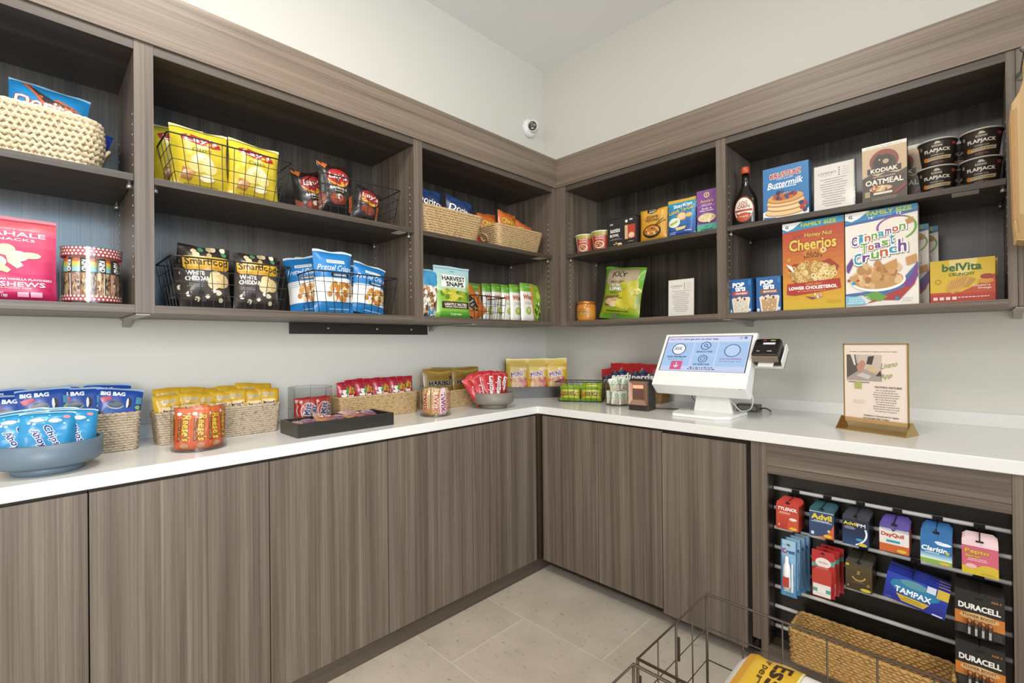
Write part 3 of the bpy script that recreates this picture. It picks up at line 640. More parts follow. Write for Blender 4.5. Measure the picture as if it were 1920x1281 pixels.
# ================================================================== PRODUCTS
ORD = ['first', 'second', 'third', 'fourth', 'fifth', 'sixth', 'seventh', 'eighth', 'ninth', 'tenth', 'eleventh', 'twelfth']
def onL(me, name, label, cat, x, y, z, tilt=0, roll=0, yaw=0, group=None): return put(me, name, label, cat, (x, y, z), (R(tilt), R(roll), HL+R(yaw)), group)
def onR(me, name, label, cat, x, y, z, tilt=0, roll=0, yaw=0, group=None): return put(me, name, label, cat, (x, y, z), (R(tilt), R(roll), R(yaw)), group)

# ---------------- left wall, far left cabinet
basket('pale seagrass basket with a loop handle holding blue chip bags on the top left shelf', .50, .24, .15, (.245, -2.725, ZM), HL, G_PALE, rows=9, taper=.05, rc=.06, amp=.0035, loop=(1,), bulge=.04, step=.0078, zig=.0050)
lb = pouch('chip_bag', .20, .25, .06, '1a8fd0', [p_([(.1, 1), (.45, .62), (.9, .72), (.6, .8), (.45, .74), (.25, .95)], 'd8703a'), p_([(.2, .95), (.46, .66), (.84, .73), (.55, .76)], '3a3a3c'), t_('Doritos', .5, .66, .86, .15, 'f2efe9', 'b5462c', .05, sh=.15)], seed=3, crumple=.006, seal='9fd0ee')
onL(lb, 'chip_bag', 'bright blue chip bag lying tilted in the pale basket with the loop handle', 'chip bag', .25, -2.605, 1.838, -12, 4, 0, 'blue chip bags in the pale basket').scale = (.92, 1, .92)
onL(lb, 'chip_bag', 'blue chip bag cut by the left picture edge in the pale basket', 'chip bag', .26, -2.82, 1.84, -8, -6, 0, 'blue chip bags in the pale basket')
db = pouch('chip_bag', .20, .22, .05, '1f3f96', [t_('Doritos', .5, .55, .8, .14, 'f2efe9')], seed=5, crumple=.005)
onL(db, 'chip_bag', 'dark blue chip bag whose corner shows behind the bright blue one', 'chip bag', .17, -2.575, 1.80, -14, 12, 0, 'blue chip bags in the pale basket')
cw = pouch('snack_pouch', .176, .236, .055, 'd31c63', [g_(0, 0, 1, .97, 'c8125a', 'e2607a', 6), r_(0, .88, 1, .97, 'e04a58'), t_('SAHALE', .52, .80, .70, .055, 'f7efe6', b=.01), t_('SNACKS', .5, .735, .5, .032, 'f7efe6', b=.0), t_('~ROASTED & GLAZED~', .5, .86, .6, .014, 'f3c9b5'),
 e_(.42, .60, .11, .07, 'e9cfa9'), e_(.22, .57, .12, .045, 'dcc09a'), e_(.55, .53, .13, .065, 'f0dcb9'), p_([(.42, .57), (.5, .56), (.62, .42), (.55, .38), (.44, .45)], 'ecd5ae'), e_(.30, .45, .13, .075, 'f0dcb9'), p_([(.2, .42), (.33, .47), (.48, .36), (.44, .32), (.3, .36)], 'e3c79c'), e_(.70, .545, .12, .04, 'e9cfa9'),
 t_('MADAGASCAR VANILLA FLAVORED', .5, .25, .86, .024, 'f7efe6', b=.02), t_('CASHEWS', .5, .19, .72, .055, 'f7efe6', b=.01), t_('GLAZED MIX', .52, .145, .4, .018, 'f3c9b5'), t_('NET WT', .33, .085, .14, .018, 'f7efe6'), t_('4 OZ (113g)', .33, .06, .22, .018, 'f7efe6'), r_(.55, .06, .68, .1, 'e79ab0'), r_(.7, .06, .83, .1, 'e79ab0')], 'stand', seed=8, crumple=.0025, seal='e5707c')
onL(cw, 'snack_pouch', 'tall magenta pouch of glazed cashews on the bottom shelf at far left', 'snack pouch', .33, -2.672, ZS, -3)
# clear drum of nut bars
t = clear_jar('clear drum of fruit and nut bars with red patterned band beside the magenta pouch', .074, .172, (.285, -2.503, ZS+.0003), 'clear display jars')
bd = MB(); 
for z0, z1 in ((.008, .026), (.143, .17)):
    n = 44; rr_ = .0725
    bd.lathe([(rr_, z0), (rr_, z1)], PK('b3243a'), 44, None, True, False)
    for i in range(n):
        for k in range(int((z1-z0)/.009)):
            a = 2*PI*(i+.5*(k % 2))/n; zc = z0+.006+k*.009; da = .055
            bd.add([((rr_+.0004)*math.cos(a+da*u), (rr_+.0004)*math.sin(a+da*u), zc+.0042*v) for u, v in ((-1, 0), (0, -1), (1, 0), (0, 1))], [(0, 1, 2, 3)], PK('eadfd2'))
bd.build('patterned_band', t)
kb = {}
for k, (c1, c2, c3) in enumerate((('e0a23a', 'c9a77a', '4a2c22'), ('7db7a8', 'b98f7c', '5b3a3e'), ('d9682f', 'b98c55', '3b2b20'))):
    kb[k] = pouch('nut_bar', .036, .138, .014, c2, [blobs_(.05, .08, .95, .62, [c3, 'a5774a', 'd9b98a', '8a5a3c'], 60, .06, k, False), r_(.0, .62, 1, .94, '2d2b2a'), r_(.55, .64, 1, .74, '8cc3c9'), r_(.55, .74, 1, .80, 'b9cf6a'), r_(.55, .80, 1, .86, 'e8c33a'), r_(.55, .86, 1, .93, 'dd6a2e'), t_('KIND', .3, .77, .24, .30, 'f4f2ee', rot=-90, b=.04), r_(.4, .1, .5, .6, '2d2b2a'), r_(.38, .08, .44, .6, 'd8d8d6')], 'flat', seed=20+k, crumple=.001, NU=6, NV=10)
for i in range(10):
    a = R(-90+i*36+6); rr_ = .057
    o = put(kb[i % 3], 'nut_bar', 'nut bar standing in the clear drum with the red patterned band', 'nut bar', (.285+rr_*math.cos(a), -2.503+rr_*math.sin(a), ZS+.009), (0, 0, a+HL), 'nut bars in the clear drum')

# ---------------- left wall, second cabinet, upper shelf
wire_basket('black wire basket of yellow chip bags on the upper shelf', .392, .27, .165, (.245, -2.128, ZM), HL, .335, .235)
yc = pouch('chip_bag', .178, .225, .075, 'e6cf22', [g_(0, .05, 1, .95, 'dcbc1c', 'ecd82c', 6), p_([(.14, .82), (.3, .86), (.82, .80), (.86, .70), (.68, .66), (.16, .74)], 'c0272d'), t_("Lay's", .5, .762, .56, .11, 'f5efe2', '9a1f24', .03, sh=.2), t_('Classic', .5, .61, .34, .05, '6a5a18', sh=.3),
 e_(.5, .42, .2, .12, 'efe0a8'), e_(.42, .34, .17, .1, 'e3c96a'), e_(.62, .33, .14, .09, 'f0dc8e'), p_([(.16, .3), (.38, .24), (.3, .12), (.14, .14)], 'b5722e'), e_(.26, .21, .1, .06, 'd0953e'), e_(.58, .18, .13, .05, 'f3e9b9'), lines_(.2, .06, .8, .1, 1, '9a8a28', 2)], seed=11, crumple=.006, seal='f0e6a0')
yg = 'yellow chip bags in the left wire basket'
onL(yc, 'chip_bag', 'front left yellow potato chip bag in the wire basket on the upper shelf', 'chip bag', .305, -2.215, ZM+.008, -7, 0, 0, yg)
onL(yc, 'chip_bag', 'front right yellow potato chip bag in the wire basket on the upper shelf', 'chip bag', .305, -2.045, ZM+.008, -7, 3, 0, yg)
onL(yc, 'chip_bag', 'yellow chip bag standing behind the front left yellow one', 'chip bag', .20, -2.24, ZM+.035, -6, -7, 0, yg)
onL(yc, 'chip_bag', 'yellow chip bag standing behind the front right yellow one', 'chip bag', .20, -2.035, ZM+.015, -8, 8, 0, yg)
wire_basket('black wire basket of black barbecue chip bags on the upper shelf', .372, .27, .165, (.235, -1.63, ZM), HL+R(-3), .315, .235)
bc = pouch('chip_bag', .155, .215, .07, '231f1e', [p_([(0, 1), (.9, 1), (.7, .88), (.2, .9)], '3a1d14'), p_([(0, .98), (.3, .98), (.16, .84)], 'c9702f'), e_(.5, .68, .34, .19, 'b3242a'), e_(.5, .64, .30, .14, 'e2a22c'), e_(.5, .70, .31, .15, 'b3242a'), t_("Lay's", .5, .70, .52, .15, 'f5efe2', '7d1a1d', .03, sh=.15), t_('BARBECUE', .5, .46, .5, .045, 'e6ddce', b=.03), t_('flavored', .5, .405, .26, .03, 'd9d0c0'),
 e_(.46, .25, .26, .11, '7d2a1c'), e_(.44, .27, .17, .08, 'a84a26'), e_(.5, .3, .1, .05, 'c9c2b6'), p_([(.78, .3), (1, .45), (1, .1), (.84, .05)], 'b95a20'), p_([(0, .4), (.16, .28), (.1, .05), (0, .05)], '8b4a36')], seed=31, crumple=.007)
bg = 'black chip bags in the right wire basket'
onL(bc, 'chip_bag', 'tall middle black barbecue chip bag in the upper right wire basket', 'chip bag', .29, -1.712, ZM+.03, -6, 0, 0, bg)
onL(bc, 'chip_bag', 'black chip bag at the left end of the upper right wire basket', 'chip bag', .20, -1.765, ZM+.008, -8, -6, 0, bg)
sm = pouch('chip_bag', .13, .17, .06, '231f1e', [e_(.5, .66, .38, .22, 'b3242a'), e_(.5, .60, .32, .16, 'e2a22c'), e_(.5, .69, .34, .16, 'b3242a'), t_("Lay's", .5, .68, .6, .17, 'f5efe2', '7d1a1d', .03, sh=.15), e_(.5, .3, .28, .12, '8b3a20'), p_([(.8, .5), (1, .6), (1, .05), (.86, .05)], 'c9702f')], seed=33, crumple=.006)
onL(sm, 'chip_bag', 'small leaning black chip bag right of the tall middle one', 'chip bag', .31, -1.60, ZM+.008, -10, 16, 0, bg)
# lower shelf
wire_basket('black wire basket of black popcorn bags on the bottom shelf', .378, .27, .168, (.245, -2.127, ZS), HL, .325, .235)
pc = pouch('popcorn_bag', .16, .215, .07, '2f2927', [r_(0, .1, 1, .6, '4a413b'), blobs_(.05, .84, .95, .97, ['d9c39a', 'e8ddc2', '4f8a63', 'b8a47e'], 9, .07, 3, False), r_(.05, .64, .97, .82, 'eab52c'), p_([(.05, .64), (.97, .66), (.9, .6), (.1, .58)], 'd09a20'), t_('Smartfood', .5, .73, .84, .12, '2a211c', b=.02), t_('WHITE', .26, .53, .34, .07, 'ece5d8', b=.04), t_('CHEDDAR', .3, .44, .44, .07, 'ece5d8', b=.04), lines_(.1, .3, .4, .38, 3, 'b5ab9c', 3),
 e_(.66, .47, .13, .12, 'e7cf9a'), e_(.78, .42, .16, .12, 'dcbf82'), e_(.62, .38, .14, .1, 'ecd9a8'), blobs_(.1, .1, .95, .26, ['e9e2cf', 'cfc4a8', '55504a', '2b2523'], 12, .06, 9, False)], seed=41, crumple=.006)
pg = 'black popcorn bags'
onL(pc, 'popcorn_bag', 'front left black popcorn bag with yellow banner in the bottom wire basket', 'popcorn bag', .30, -2.20, ZS+.008, -6, 0, 0, pg)
onL(pc, 'popcorn_bag', 'front right black popcorn bag with yellow banner in the bottom wire basket', 'popcorn bag', .30, -2.035, ZS+.006, -9, 2, 0, pg)
onL(pc, 'popcorn_bag', 'black popcorn bag leaning behind the front left one', 'popcorn bag', .20, -2.215, ZS+.03, -8, 9, 0, pg)
onL(pc, 'popcorn_bag', 'black popcorn bag leaning behind the front right one', 'popcorn bag', .20, -2.01, ZS+.022, -10, 8, 0, pg)
wire_basket('black wire basket of light blue pretzel bags on the bottom shelf', .38, .27, .168, (.245, -1.66, ZS), HL, .325, .235)
pz = pouch('pretzel_bag', .172, .262, .06, '1f86cf', [r_(0, .17, 1, .55, 'e6e3de'), r_(.28, .79, .74, .84, 'ece9e2'), t_('SNACK FACTORY', .51, .815, .4, .022, '2c3038', b=.03), t_('Pretzel Crisps', .5, .70, .86, .12, 'f2f4f6', sh=.25, b=0), r_(.36, .575, .86, .625, '2c2a29'), t_('ORIGINAL', .61, .60, .36, .028, 'f2f4f6', b=.03), lines_(.08, .44, .4, .54, 3, '9aa3ab', 4),
 blobs_(.28, .2, .95, .47, ['d08a35', 'b86f22', 'e0a552', 'efd7a5'], 34, .075, 6), lines_(.3, .04, .9, .08, 1, 'cfe2f2', 5)], seed=51, crumple=.005, seal='d6e8f4')
zg = 'light blue pretzel bags'
onL(pz, 'pretzel_bag', 'tallest light blue pretzel bag at the front centre of its wire basket', 'pretzel bag', .31, -1.735, ZS+.006, -4, 0, 0, zg)
onL(pz, 'pretzel_bag', 'light blue pretzel bag leaning right at the front right of its wire basket', 'pretzel bag', .30, -1.575, ZS+.006, -9, 9, 6, zg).scale = (1, 1, .88)
onL(pz, 'pretzel_bag', 'light blue pretzel bag peeking between the tall front one and the right one', 'pretzel bag', .20, -1.62, ZS+.008, -6, 0, 0, zg).scale = (1, 1, .88)
onL(pz, 'pretzel_bag', 'light blue pretzel bag turned outward at the left end of its wire basket', 'pretzel bag', .22, -1.80, ZS+.01, -6, -8, -30, zg).scale = (.9, 1, .92)
onL(pz, 'pretzel_bag', 'light blue pretzel bag behind the tall front centre one', 'pretzel bag', .17, -1.74, ZS+.008, -4, -4, 0, zg).scale = (.95, 1, .94)
# ---------------- left wall, third cabinet
basket('tan seagrass basket of dark blue chip bags on the upper shelf', .405, .22, .142, (.255, -1.118, ZM), HL, G_TAN, rows=12, taper=.16, rc=.03, amp=.003)
basket('tan seagrass basket with loop handle holding orange snack bags on the upper shelf', .40, .21, .132, (.26, -.625, ZM), HL, G_TAN, rows=12, taper=.16, rc=.03, amp=.003, loop=(-1,))
nb = pouch('chip_bag', .185, .235, .07, '26406f', [p_([(.1, .85), (.6, .88), (.95, .8), (.9, .97), (.2, .97)], '2f5590'), p_([(.2, .62), (.58, .40), (.66, .48), (.92, .66), (.5, .6)], 'c55a30'), p_([(.3, .64), (.58, .46), (.84, .66)], '1a2338'), t_('Doritos', .5, .66, .88, .16, 'f4f2ee', '1a2338', .05, sh=.12, rot=-4)], seed=61, crumple=.006)
onL(nb, 'chip_bag', 'dark blue chip bag at the left in the tan basket on the upper shelf', 'chip bag', .26, -1.215, ZM+.03, -6, 2, 0, 'dark blue chip bags')
onL(nb, 'chip_bag', 'dark blue chip bag at the right in the tan basket on the upper shelf', 'chip bag', .27, -1.03, ZM+.02, -6, 8, 0, 'dark blue chip bags')
ch = pouch('snack_bag', .15, .21, .06, 'd8621f', [p_([(0, .5), (1, .62), (1, 1), (0, 1)], 'e0722a'), t_('Cheetos', .5, .70, .82, .15, 'f0c22e', '2a1c18', .07, sh=.1, b=.05), e_(.5, .4, .3, .16, 'c2452a'), blobs_(.25, .2, .8, .45, ['e8a03c', 'd07a24'], 16, .06, 2)], seed=71, crumple=.007)
cg = 'orange puffed snack bags in the tan basket'
onL(ch, 'snack_bag', 'tall orange snack bag at the centre of the tan basket beside the corner', 'snack bag', .27, -.66, ZM+.035, -6, 6, 0, cg)
onL(ch, 'snack_bag', 'orange snack bag at the right end of the tan basket beside the corner', 'snack bag', .28, -.535, ZM+.012, -8, 12, 0, cg).scale = (1, 1, .93)
onL(ch, 'snack_bag', 'orange snack bag with pointed top left of the tall orange one', 'snack bag', .22, -.73, ZM+.02, -8, -6, 0, cg)
rb = pouch('snack_bag', .14, .19, .05, 'b3301f', [e_(.5, .6, .3, .2, 'd8621f')], seed=73, crumple=.007)
onL(rb, 'snack_bag', 'dark red snack bag at the left end of the tan basket beside the corner', 'snack bag', .19, -.775, ZM+.01, -8, -10, 0, cg)
nt_ = pouch('nut_pouch', .11, .235, .05, '3f9ccb', [r_(0, .06, 1, .66, 'd9d2c6'), blobs_(.02, .08, .98, .64, ['a5764a', 'c79a6b', '7c4f30', 'e3cdaa', 'efe9de', '5b3424'], 130, .075, 4, False), p_([(0, .66), (.3, .8), (.6, .62), (1, .75), (1, 1), (0, 1)], '3f9ccb'), p_([(.3, .25), (.5, .12), (.7, .22), (.6, .06), (.35, .08)], '3f9ccb')], 'flat', seed=81, crumple=.003, seal='a9d3e6')
onL(nt_, 'nut_pouch', 'front blue topped nut pouch at the left end of the corner cabinet bottom shelf', 'nut pouch', .33, -1.265, ZS, -2, 0, 0, 'blue nut pouches')
onL(nt_, 'nut_pouch', 'blue topped nut pouch behind and left of the front one', 'nut pouch', .27, -1.285, ZS, -2, 0, 0, 'blue nut pouches')
hs = pouch('snack_pouch', .228, .262, .055, '9fc3c4', [g_(0, .5, 1, 1, 'b5c9a0', '9cc4cf', 6), r_(0, 0, 1, .52, '86b93a'), p_([(.16, .60), (.84, .60), (.88, .83), (.2, .84)], 'dfe3d8'), t_('Calbee', .5, .91, .14, .02, '3b4a44'), t_('HARVEST', .52, .765, .64, .085, '2b2a26', b=.045), t_('SNAPS', .54, .655, .48, .085, '2b2a26', b=.045),
 blobs_(.15, .34, .92, .54, ['c7c02c', '8faa22', 'dccb46', '5f8c1f'], 40, .07, 5), p_([(.2, .47), (.8, .40), (.7, .44), (.4, .5)], 'd9cf4a'), r_(.14, .18, .9, .31, '3b2a20'), t_('LIGHTLY SALTED', .52, .26, .62, .045, 'e8dfcf', b=.04), t_('GREEN PEA SNACKS', .52, .21, .6, .025, 'e8dfcf', b=.03), r_(.1, 0, .9, .12, '5aa636'), t_('5 g protein', .5, .07, .3, .03, 'dff0c8'), r_(.85, .54, 1, .62, 'b9cf2a')], 'stand', seed=91, crumple=.002, seal='a9c9ce')
onL(hs, 'snack_pouch', 'pale blue and green pea snack pouch at the front of the corner cabinet bottom shelf', 'snack pouch', .345, -1.129, ZS, -2)
wire_basket('small black wire basket of orange bags on the bottom shelf beside the corner', .26, .2, .128, (.245, -.87, ZS), HL+R(4), .235, .18, 8, 5, 3)
ob = pouch('snack_bag', .17, .21, .045, 'dc6f26', [p_([(0, 0), (.3, 0), (.0, .5)], '3a2a22'), e_(.5, .5, .2, .3, '2a221e', 24), ring_(.5, .5, .2, .3, .02, 'e3a24a'), t_('Peanut', .5, .58, .26, .08, 'd9d2c6', sh=.1), t_('Butter', .5, .48, .22, .07, 'd9d2c6'), blobs_(.38, .25, .62, .42, ['a8783c', 'd6a35c'], 8, .04, 3), p_([(.7, 0), (1, 0), (1, .8)], 'e8813a')], seed=95, crumple=.006)
onL(ob, 'snack_bag', 'orange bag with black oval, leaning left in the small wire basket', 'snack bag', .27, -.885, ZS+.01, -8, -34, 0, 'orange bags in the small wire basket').scale = (.9, 1, .9)
onL(ob, 'snack_bag', 'orange bag lying behind the black oval one in the small wire basket', 'snack bag', .20, -.92, ZS+.01, -8, -40, 0, 'orange bags in the small wire basket').scale = (.8, 1, .9)
wp = pouch('cheese_crisp_pouch', .115, .225, .03, 'dfdad0', [r_(0, .78, 1, 1, '78b834'), t_('Whisps', .5, .62, .78, .15, 'c8622c', b=.05, sh=.1), lines_(.15, .44, .85, .52, 2, '8a9a6a', 3), e_(.45, .28, .2, .1, 'a3bf3a'), e_(.45, .29, .12, .06, 'd6d98a'), p_([(.68, 1), (.9, .92), (.85, .5), (1, .1), (.86, .1), (.72, .5)], 'd79a3a'), lines_(.3, .88, .7, .92, 1, 'e9f3cf', 2)], 'flat', seed=101, crumple=.0025, seal='8cc04a')
for i, (y, x, dz) in enumerate(((-.53, .315, .006), (-.575, .27, -.002), (-.615, .24, -.006), (-.665, .21, 0), (-.715, .18, .0), (-.80, .14, .0))):
    onL(wp, 'cheese_crisp_pouch', ['front', 'second', 'third', 'fourth', 'fifth', 'rearmost'][i]+' white and green cheese crisp pouch in the row receding left from the corner', 'snack pouch', x, y, ZS, -3, 0, 0, 'cheese crisp pouches').scale = (1, 1, 1.0+dz*4)
lm = pouch('snack_pouch', .13, .235, .06, '93c11f', [r_(0, .86, 1, 1, 'a8d02c'), blobs_(.1, .1, .9, .5, ['c7e06a', '5f8c1f', 'e9edc9', '3a5a1a'], 26, .06, 7, False), e_(.5, .7, .2, .1, 'c2dc58')], 'pillow', seed=105, crumple=.005)
onL(lm, 'snack_pouch', 'lime green pouch between the cheese crisp row and the cabinet corner', 'snack pouch', .275, -.428, ZS, -2, 2, 8)

# ---------------- right wall, first cabinet, upper shelf
def tubcup(name, r0, r1, h, wall, lid, ops, span=150, W=None, centre=-90):
    me = MB(); me.lathe([(r0*.96, 0), (r0, .003), (r1, h-.006), (r1+.003, h-.004), (r1+.003, h), (r1-.002, h+.001), (.0005, h-.001)], wall, 40, None, True, False)
    W = W or (r0+r1)/2*R(span)
    round_art(me, ops, W, h*.93, lambda z: r0+(r1-r0)*min(z/(h-.006), 1), .003, span, centre)
    return me.mesh(name)
sc_ = tubcup('soup_cup', .047, .062, .115, PK('e8e2da'), None, [r_(0, 0, .78, 1, 'c24a36'), r_(.02, .8, .76, 1, 'b7b04a'), t_('Nongshim', .33, .74, .3, .08, 'f2e8dc', b=.03), t_('BOWL', .33, .62, .3, .08, 'f2e8dc'), e_(.3, .3, .22, .2, 'e9d9c2'), e_(.3, .31, .18, .15, 'b5542c'), blobs_(.16, .22, .44, .4, ['e0b070', '8a3a20', 'd98a4a'], 10, .05, 3), lines_(.82, .1, .98, .9, 12, '8a8580', 3)])
sg = 'instant soup cups'
onR(sc_, 'soup_cup', 'leftmost red and white instant soup cup on the right wall upper shelf', 'cup', .546, -.255, ZM, 0, 0, 46, sg).scale = (.95, .95, 1)
onR(sc_, 'soup_cup', 'red and white soup cup standing next to the black ramen tub', 'cup', .672, -.262, ZM, 0, 0, 42, sg)
onR(sc_, 'soup_cup', 'soup cup turned away behind the black ramen tub', 'cup', .745, -.13, ZM, 0, 0, 120, sg)
rm_ = MB(); rm_.prism([(-.088, 0), (.088, 0), (.096, .02), (.098, .15), (.085, .165), (-.085, .165), (-.098, .15), (-.096, .02)], lambda u, v, q_: (u, q_, v), -.03, .03, PK('1d1b1a', .28))
rm_.prism([(-.094, .006), (.094, .006), (.094, .146), (.082, .158), (-.082, .158), (-.094, .146)], lambda u, v, q_: (u, q_, v), -.033, -.030, PK('2e2c2b', .3))
lay(rm_, [t_('RAMEN', .25, .6, .34, .1, 'e9e6e0', b=.03), r_(.08, .53, .42, .55, 'e9e6e0'), t_('BOWL', .23, .42, .32, .1, 'e9e6e0', b=.03), t_('SIMPLY', .13, .83, .12, .06, 'e9e6e0'), lines_(.06, .24, .5, .32, 2, 'b5b1aa', 3), r_(.60, .22, .70, .72, 'd7b98c'), r_(.70, .22, .96, .72, 'c9482e'), e_(.83, .34, .1, .1, 'e8cba4'), e_(.66, .86, .045, .05, 'e9e6e0'), e_(.82, .9, .06, .03, 'c9c5bf'), blobs_(.08, .03, .5, .16, ['e0c06a', 'c99a3c', 'e9e0c8'], 10, .04, 4), lines_(.72, .1, .9, .15, 1, 'e9e6e0', 6)], .18, .155, lambda x, y, o: (x-.09, -.0332-o, y+.003))
onR(rm_.mesh('ramen_tub'), 'ramen_tub', 'black rectangular ramen tub standing on edge beside the soup cups', 'food tub', .838, -.28, ZM)
nd = pouch('noodle_pack', .158, .178, .045, 'e3a31e', [g_(0, 0, 1, 1, 'd99a1a', 'e8b02c', 4), p_([(.28, 1), (.72, 1), (.66, .86), (.5, .82), (.34, .86)], '2a211c'), t_('SIMPLY', .5, .95, .24, .04, 'f1e6d2'), t_('ASIA', .5, .88, .2, .05, 'f1e6d2'), t_('SESAME', .52, .73, .42, .08, '3b2a1c', b=.02), t_('TERIYAKI', .5, .63, .5, .08, '3b2a1c', b=.02), e_(.5, .3, .33, .2, '2f221a'), e_(.5, .32, .28, .15, 'c97f2e'), blobs_(.25, .2, .75, .44, ['e0a14c', 'b56a24', '8f4a1a', 'e8c27a'], 26, .05, 8), p_([(.62, .48), (.9, .66), (.92, .64), (.64, .46)], '5b3a1c'), p_([(.66, .46), (.95, .6), (.96, .58), (.68, .44)], '5b3a1c')], 'flat', seed=111, crumple=.002)
onR(nd, 'noodle_pack', 'yellow teriyaki noodle pack with scalloped edge right of the black ramen tub', 'noodle pack', 1.018, -.29, ZM, -2)
sk = pouch('tuna_pouch', .148, .194, .03, '2a8fc4', [r_(0, .92, 1, 1, 'e3b23a'), r_(0, .82, 1, .92, '1fa0c0'), g_(0, 0, 1, .5, '1d3f92', '2a7fc0', 5), t_('StarKist', .55, .83, .66, .09, 'f2f5f6', b=.03, rot=4), t_('Lunch To-Go.', .5, .70, .88, .1, 'f0e36a', '1d3f7a', .05, rot=8, b=.03), e_(.52, .52, .18, .12, 'e9a05a'), e_(.52, .53, .14, .09, 'f0cfa0'), e_(.78, .54, .11, .06, 'e8c86a'), e_(.27, .38, .22, .13, 'dfe6cf'), p_([(.1, .36), (.4, .44), (.38, .38), (.14, .31)], '9fc05a'), r_(.48, .28, .78, .42, '2c6fb0'), p_([(.3, .24), (.7, .26), (.66, .18), (.36, .16)], 'e8d08a'), lines_(.06, .05, .4, .14, 2, 'd6e6f2', 3), lines_(.6, .1, .94, .16, 1, 'd6e6f2', 4)], 'stand', seed=121, crumple=.002)
onR(sk, 'tuna_pouch', 'front blue tuna lunch pouch with yellow top band', 'food pouch', 1.178, -.30, ZM, -2, 0, 0, 'blue tuna pouches')
onR(sk, 'tuna_pouch', 'blue tuna lunch pouch showing behind the right edge of the front one', 'food pouch', 1.20, -.235, ZM, -2, 0, 0, 'blue tuna pouches')
mc = carton('pasta_box', .098, .208, .035, '8a4a9c', [r_(0, 0, 1, .2, '5bb7a3'), ring_(.5, .88, .14, .065, .05, 'e8cf8a'), e_(.5, .88, .08, .04, '6a357c'), e_(.5, .88, .035, .03, 'e8cf8a'), t_("Annie's", .5, .74, .66, .07, 'ecc85a', b=.02), t_('DELUXE', .5, .65, .5, .03, 'e6d6ea', b=.02), lines_(.1, .6, .9, .64, 1, 'cba3d6', 2), t_('Shells &', .5, .56, .5, .035, 'f3edf5'), t_('White Cheddar', .5, .51, .7, .035, 'f3edf5'), e_(.48, .30, .46, .1, '6a357c'), e_(.5, .34, .44, .1, 'ecdcae'), blobs_(.1, .27, .9, .42, ['f0e6c4', 'dcc78c', 'e8d6a0'], 26, .07, 4), t_('WITH', .5, .14, .2, .025, '2d6a5c'), t_('CHEDDAR', .5, .07, .6, .04, '2d6a5c', b=.03)], side='a565b4')
onR(mc, 'pasta_box', 'purple and teal pasta box at the right end of the corner cabinet upper shelf', 'food box', 1.31, -.29, ZM)
# lower shelf
b = MB(); prof = [(.05, 0), (.056, .004), (.058, .015), (.058, .09), (.054, .1), (.053, .104)]
b.lathe(prof, PK('d98a1c', .15), 40, None, True, True)
round_art(b, [r_(0, 0, 1, 1, 'dc9226'), t_('TOSTITOS', .42, .55, .6, .3, '2a1c14', 'eec24a', .06, b=.03), r_(.28, .8, .56, .92, 'c25a2a'), lines_(.15, .1, .7, .3, 2, '6a8a2a', 2, .5)], .058*R(150), .055, lambda z: .0584, .024, 150, -74)
jt = empty('dip_jar', 'orange cheese dip jar at the left end of the right wall bottom shelf', 'jar', (.537, -.24, ZS)); b.build('jar_body', jt)
MB().lathe([(.054, .102), (.056, .104), (.056, .118), (.053, .121), (.0005, .1212)], PK('c9803a', .28, .5), 40, None, True, False).build('lid', jt)
tc = pouch('tortilla_chip_bag', .268, .305, .09, '93a81f', [r_(0, 0, 1, .3, 'a8b81e'), p_([(.12, 1), (.9, 1), (.86, .72), (.6, .5), (.3, .55), (.1, .7)], 'b5a184'), p_([(.5, .7), (.95, .75), (.9, .2), (.6, .3)], 'cfc320'), p_([(0, .1), (1, .1), (1, 0), (0, 0)], '74b52a'), p_([(0, 1), (.12, 1), (.04, .2), (0, .2)], '74b52a'), p_([(.88, 1), (1, 1), (1, .6), (.95, .6)], '7fbf2e'), t_('LATE', .42, .9, .2, .04, '2b3320'), t_('JULY', .44, .83, .36, .1, '2b3320', b=.03), t_('THIN & CRISPY', .42, .70, .36, .04, '5a7a3a', sh=.2), t_('SEA SALT', .42, .64, .34, .045, 'dfe8cf'), t_('LIME', .42, .565, .34, .06, 'e6ecd8', '4f8a3a', .03, b=.04), t_('TORTILLA', .36, .49, .2, .025, '2b3320'), p_([(.16, .42), (.6, .44), (.58, .24), (.16, .24)], '7a5a3a'), e_(.3, .32, .13, .06, 'd9b98a'), e_(.46, .35, .12, .055, 'c9a26c'), e_(.42, .27, .12, .05, 'e3c79c'), blobs_(.55, .2, .95, .6, ['d6cc2e', 'c2bb22', 'e0d84a'], 10, .09, 4, False), lines_(.1, .13, .9, .17, 1, '4a5a1a', 3, .5), r_(.36, .03, .5, .09, '8a8580')], seed=131, crumple=.008, seal='7fbf2e', NU=14, NV=18)
onR(tc, 'tortilla_chip_bag', 'large lime green tortilla chip bag leaning right on the bottom shelf', 'chip bag', .755, -.225, ZS+.004, -6, 7, 0)
